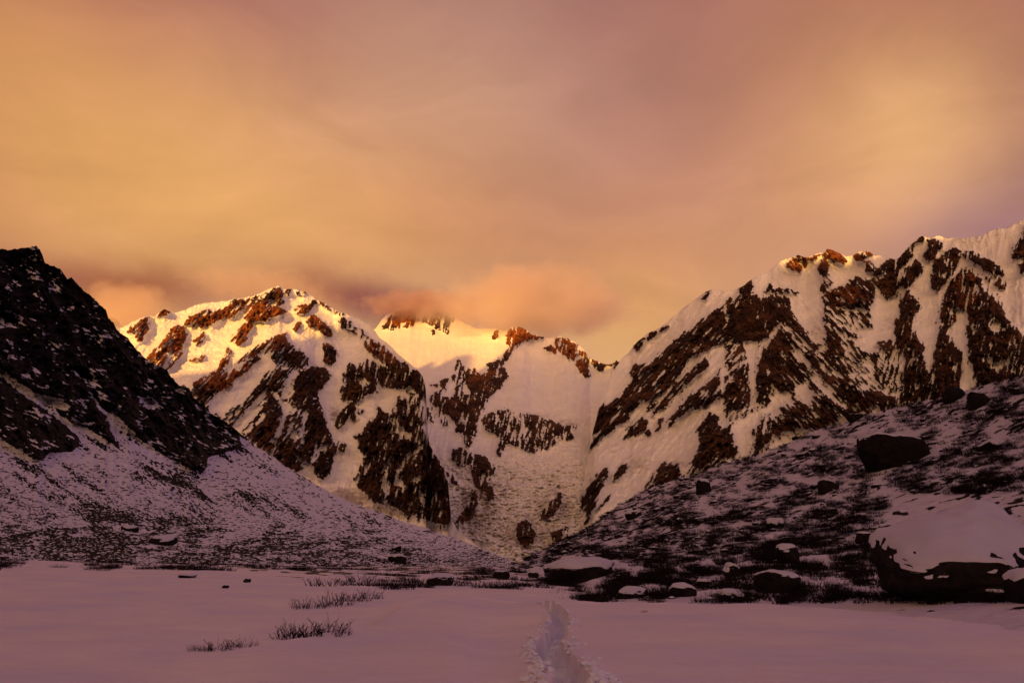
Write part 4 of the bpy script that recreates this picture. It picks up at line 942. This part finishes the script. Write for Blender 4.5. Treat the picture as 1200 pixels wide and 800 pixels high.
# ------------------------------------------------------------------ scree on the left slope, stones on the right, snow crumbs on the trail
def scatter(name, pts, sizes, mat, label, cat, flat=0.6, seed=1):
    v0, f0 = ICO1; r2 = np.random.default_rng(seed); VV = []; FF = []; off = 0
    for P, s in zip(pts, sizes):
        v = v0 * (1 + r2.normal(0, .18, (len(v0), 1))) * np.array([r2.uniform(.8, 1.5), r2.uniform(.8, 1.3), flat]) * s / 2
        a = r2.uniform(0, 6.28); c, s_ = math.cos(a), math.sin(a); v = np.stack([v[:, 0] * c - v[:, 1] * s_, v[:, 0] * s_ + v[:, 1] * c, v[:, 2]], -1) + P
        VV.append(v); FF.append(f0 + off); off += len(v)
    o = link(name, mesh_np(name, np.concatenate(VV), np.concatenate(FF), False), mat, 'stuff'); tag(o, label, cat); return o
pts, sz = [], []
for k in range(9000):
    u = rs.uniform(-20, 600); vcr = float(line(LH_CREST, u)); lo = max(vcr + 1, 525)
    v = lo + (663 - lo) * rs.uniform() ** 0.6
    P = nearest('hillside', u, v, 0); r = math.hypot(P[0], P[1]); pts.append(P); sz.append(r / F * rs.uniform(.9, 3.6) * rs.uniform(.7, 1.4))
scatter('scree', pts, sz, M_SCREE, 'broken snow-dusted stones strewn over the left slope', 'scree', seed=4)
pts, sz = [], []
for k in range(700):
    u, v = on_hill(); P = nearest('hillside', u, v, 1); r = math.hypot(P[0], P[1]); pts.append(P); sz.append(r / F * rs.uniform(2.5, 9) * rs.uniform(.7, 1.2))
scatter('stones', pts, sz, M_SCREE, 'small snow-dusted stones among the shrubs of the right slope', 'stones', seed=5)
pts, sz = [], []
for k in range(620):
    t = rs.uniform(0, 1) ** 1.4; i = min(int(t * 13), 12); a = TR[13 - i - 1 + 0]; b = TR[13 - i]; q = a + (b - a) * rs.uniform()
    d = (b - a) / np.linalg.norm(b - a); nrm = np.array([-d[1], d[0]]); sd_ = rs.choice([-1, 1]); q = q + nrm * sd_ * (0.29 + abs(rs.normal(0, .15)))
    uu, vv_ = project(np.array([[q[0], q[1], -1.70]])); P = nearest('ground', uu[0], vv_[0], 0); P[0] = q[0]; P[1] = q[1]; pts.append(P + np.array([0, 0, 0.005])); sz.append(abs(rs.normal(0.06, .045)) + 0.02)
scatter('snow_crumbs', pts, sz, M_TRAIL, 'loose snow crumbs kicked up along both sides of the trail', 'snow crumbs', seed=6)

# ------------------------------------------------------------------ cloud wrapped round the hidden summits
def cloud(u, v, r, wu, hv, depth, dens, label, seed, col=(1.0, 0.87, 0.72)):
    P = rays(np.array([u]), np.array([v]), np.array([r]))[0]; k = math.hypot(r, P[2]) / F
    vv, ff = ico(3)
    me = mesh_np('cloud', vv * 1.0, ff, True); o = link('cloud', me, None, 'stuff'); tag(o, label, 'cloud')
    o.location = tuple(P); o.scale = (wu * k / 2, depth / 2, hv * k / 2); o.rotation_euler = (0, 0, -math.atan2(P[0], P[1]))
    m = bpy.data.materials.new('cloud_vapour'); m.use_nodes = True; t = m.node_tree; t.nodes.clear()
    out = N(t, 'ShaderNodeOutputMaterial'); vs = N(t, 'ShaderNodeVolumePrincipled'); t.links.new(vs.outputs[0], out.inputs['Volume'])
    tc = N(t, 'ShaderNodeTexCoord').outputs['Object']; ln = N(t, 'ShaderNodeVectorMath', operation='LENGTH'); t.links.new(tc, ln.inputs[0])
    fall = trange(t, ln.outputs['Value'], 0.25, 0.98, 1.0, 0.0)
    mp = N(t, 'ShaderNodeMapping'); mp.inputs['Scale'].default_value = (wu / hv * 0.8, depth / (hv * k) * 0.8, 1.0); mp.inputs['Location'].default_value = (seed, seed * 2, 0); t.links.new(tc, mp.inputs[0])
    n = tnoise(t, mp.outputs[0], 1.5, 5, 0.55)
    q = tmath(t, 'ADD', fall, tmath(t, 'MULTIPLY', tmath(t, 'SUBTRACT', n, 0.5), 1.7)); q = trange(t, q, 0.28, 0.85, 0.0, dens)
    q = tmath(t, 'MULTIPLY', q, trange(t, ln.outputs['Value'], 0.8, 0.98, 1.0, 0.0))
    t.links.new(q, vs.inputs['Density']); vs.inputs['Color'].default_value = (*col, 1); vs.inputs['Anisotropy'].default_value = 0.2
    me.materials.append(m); return o
cloud(625, 356, 9300, 330, 116, 1900, 0.0034, 'brown-orange cloud pouring over the hidden central summits', 1.3, (1.0, 0.91, 0.84))
cloud(500, 360, 9900, 210, 40, 1500, 0.0050, 'dark-bellied cloud sitting on the rocky top left of the central snow bowl', 4.1, (0.80, 0.62, 0.58))  # vapour colour darkened in place of the shade on this unlit cloud
cloud(150, 362, 9000, 110, 70, 1500, 0.0030, 'rounded cloud puff rising behind the left slope and the left peak', 2.2)
cloud(300, 336, 9000, 220, 46, 1500, 0.0016, 'long low cloud bank behind the summit of the left peak', 6.4)
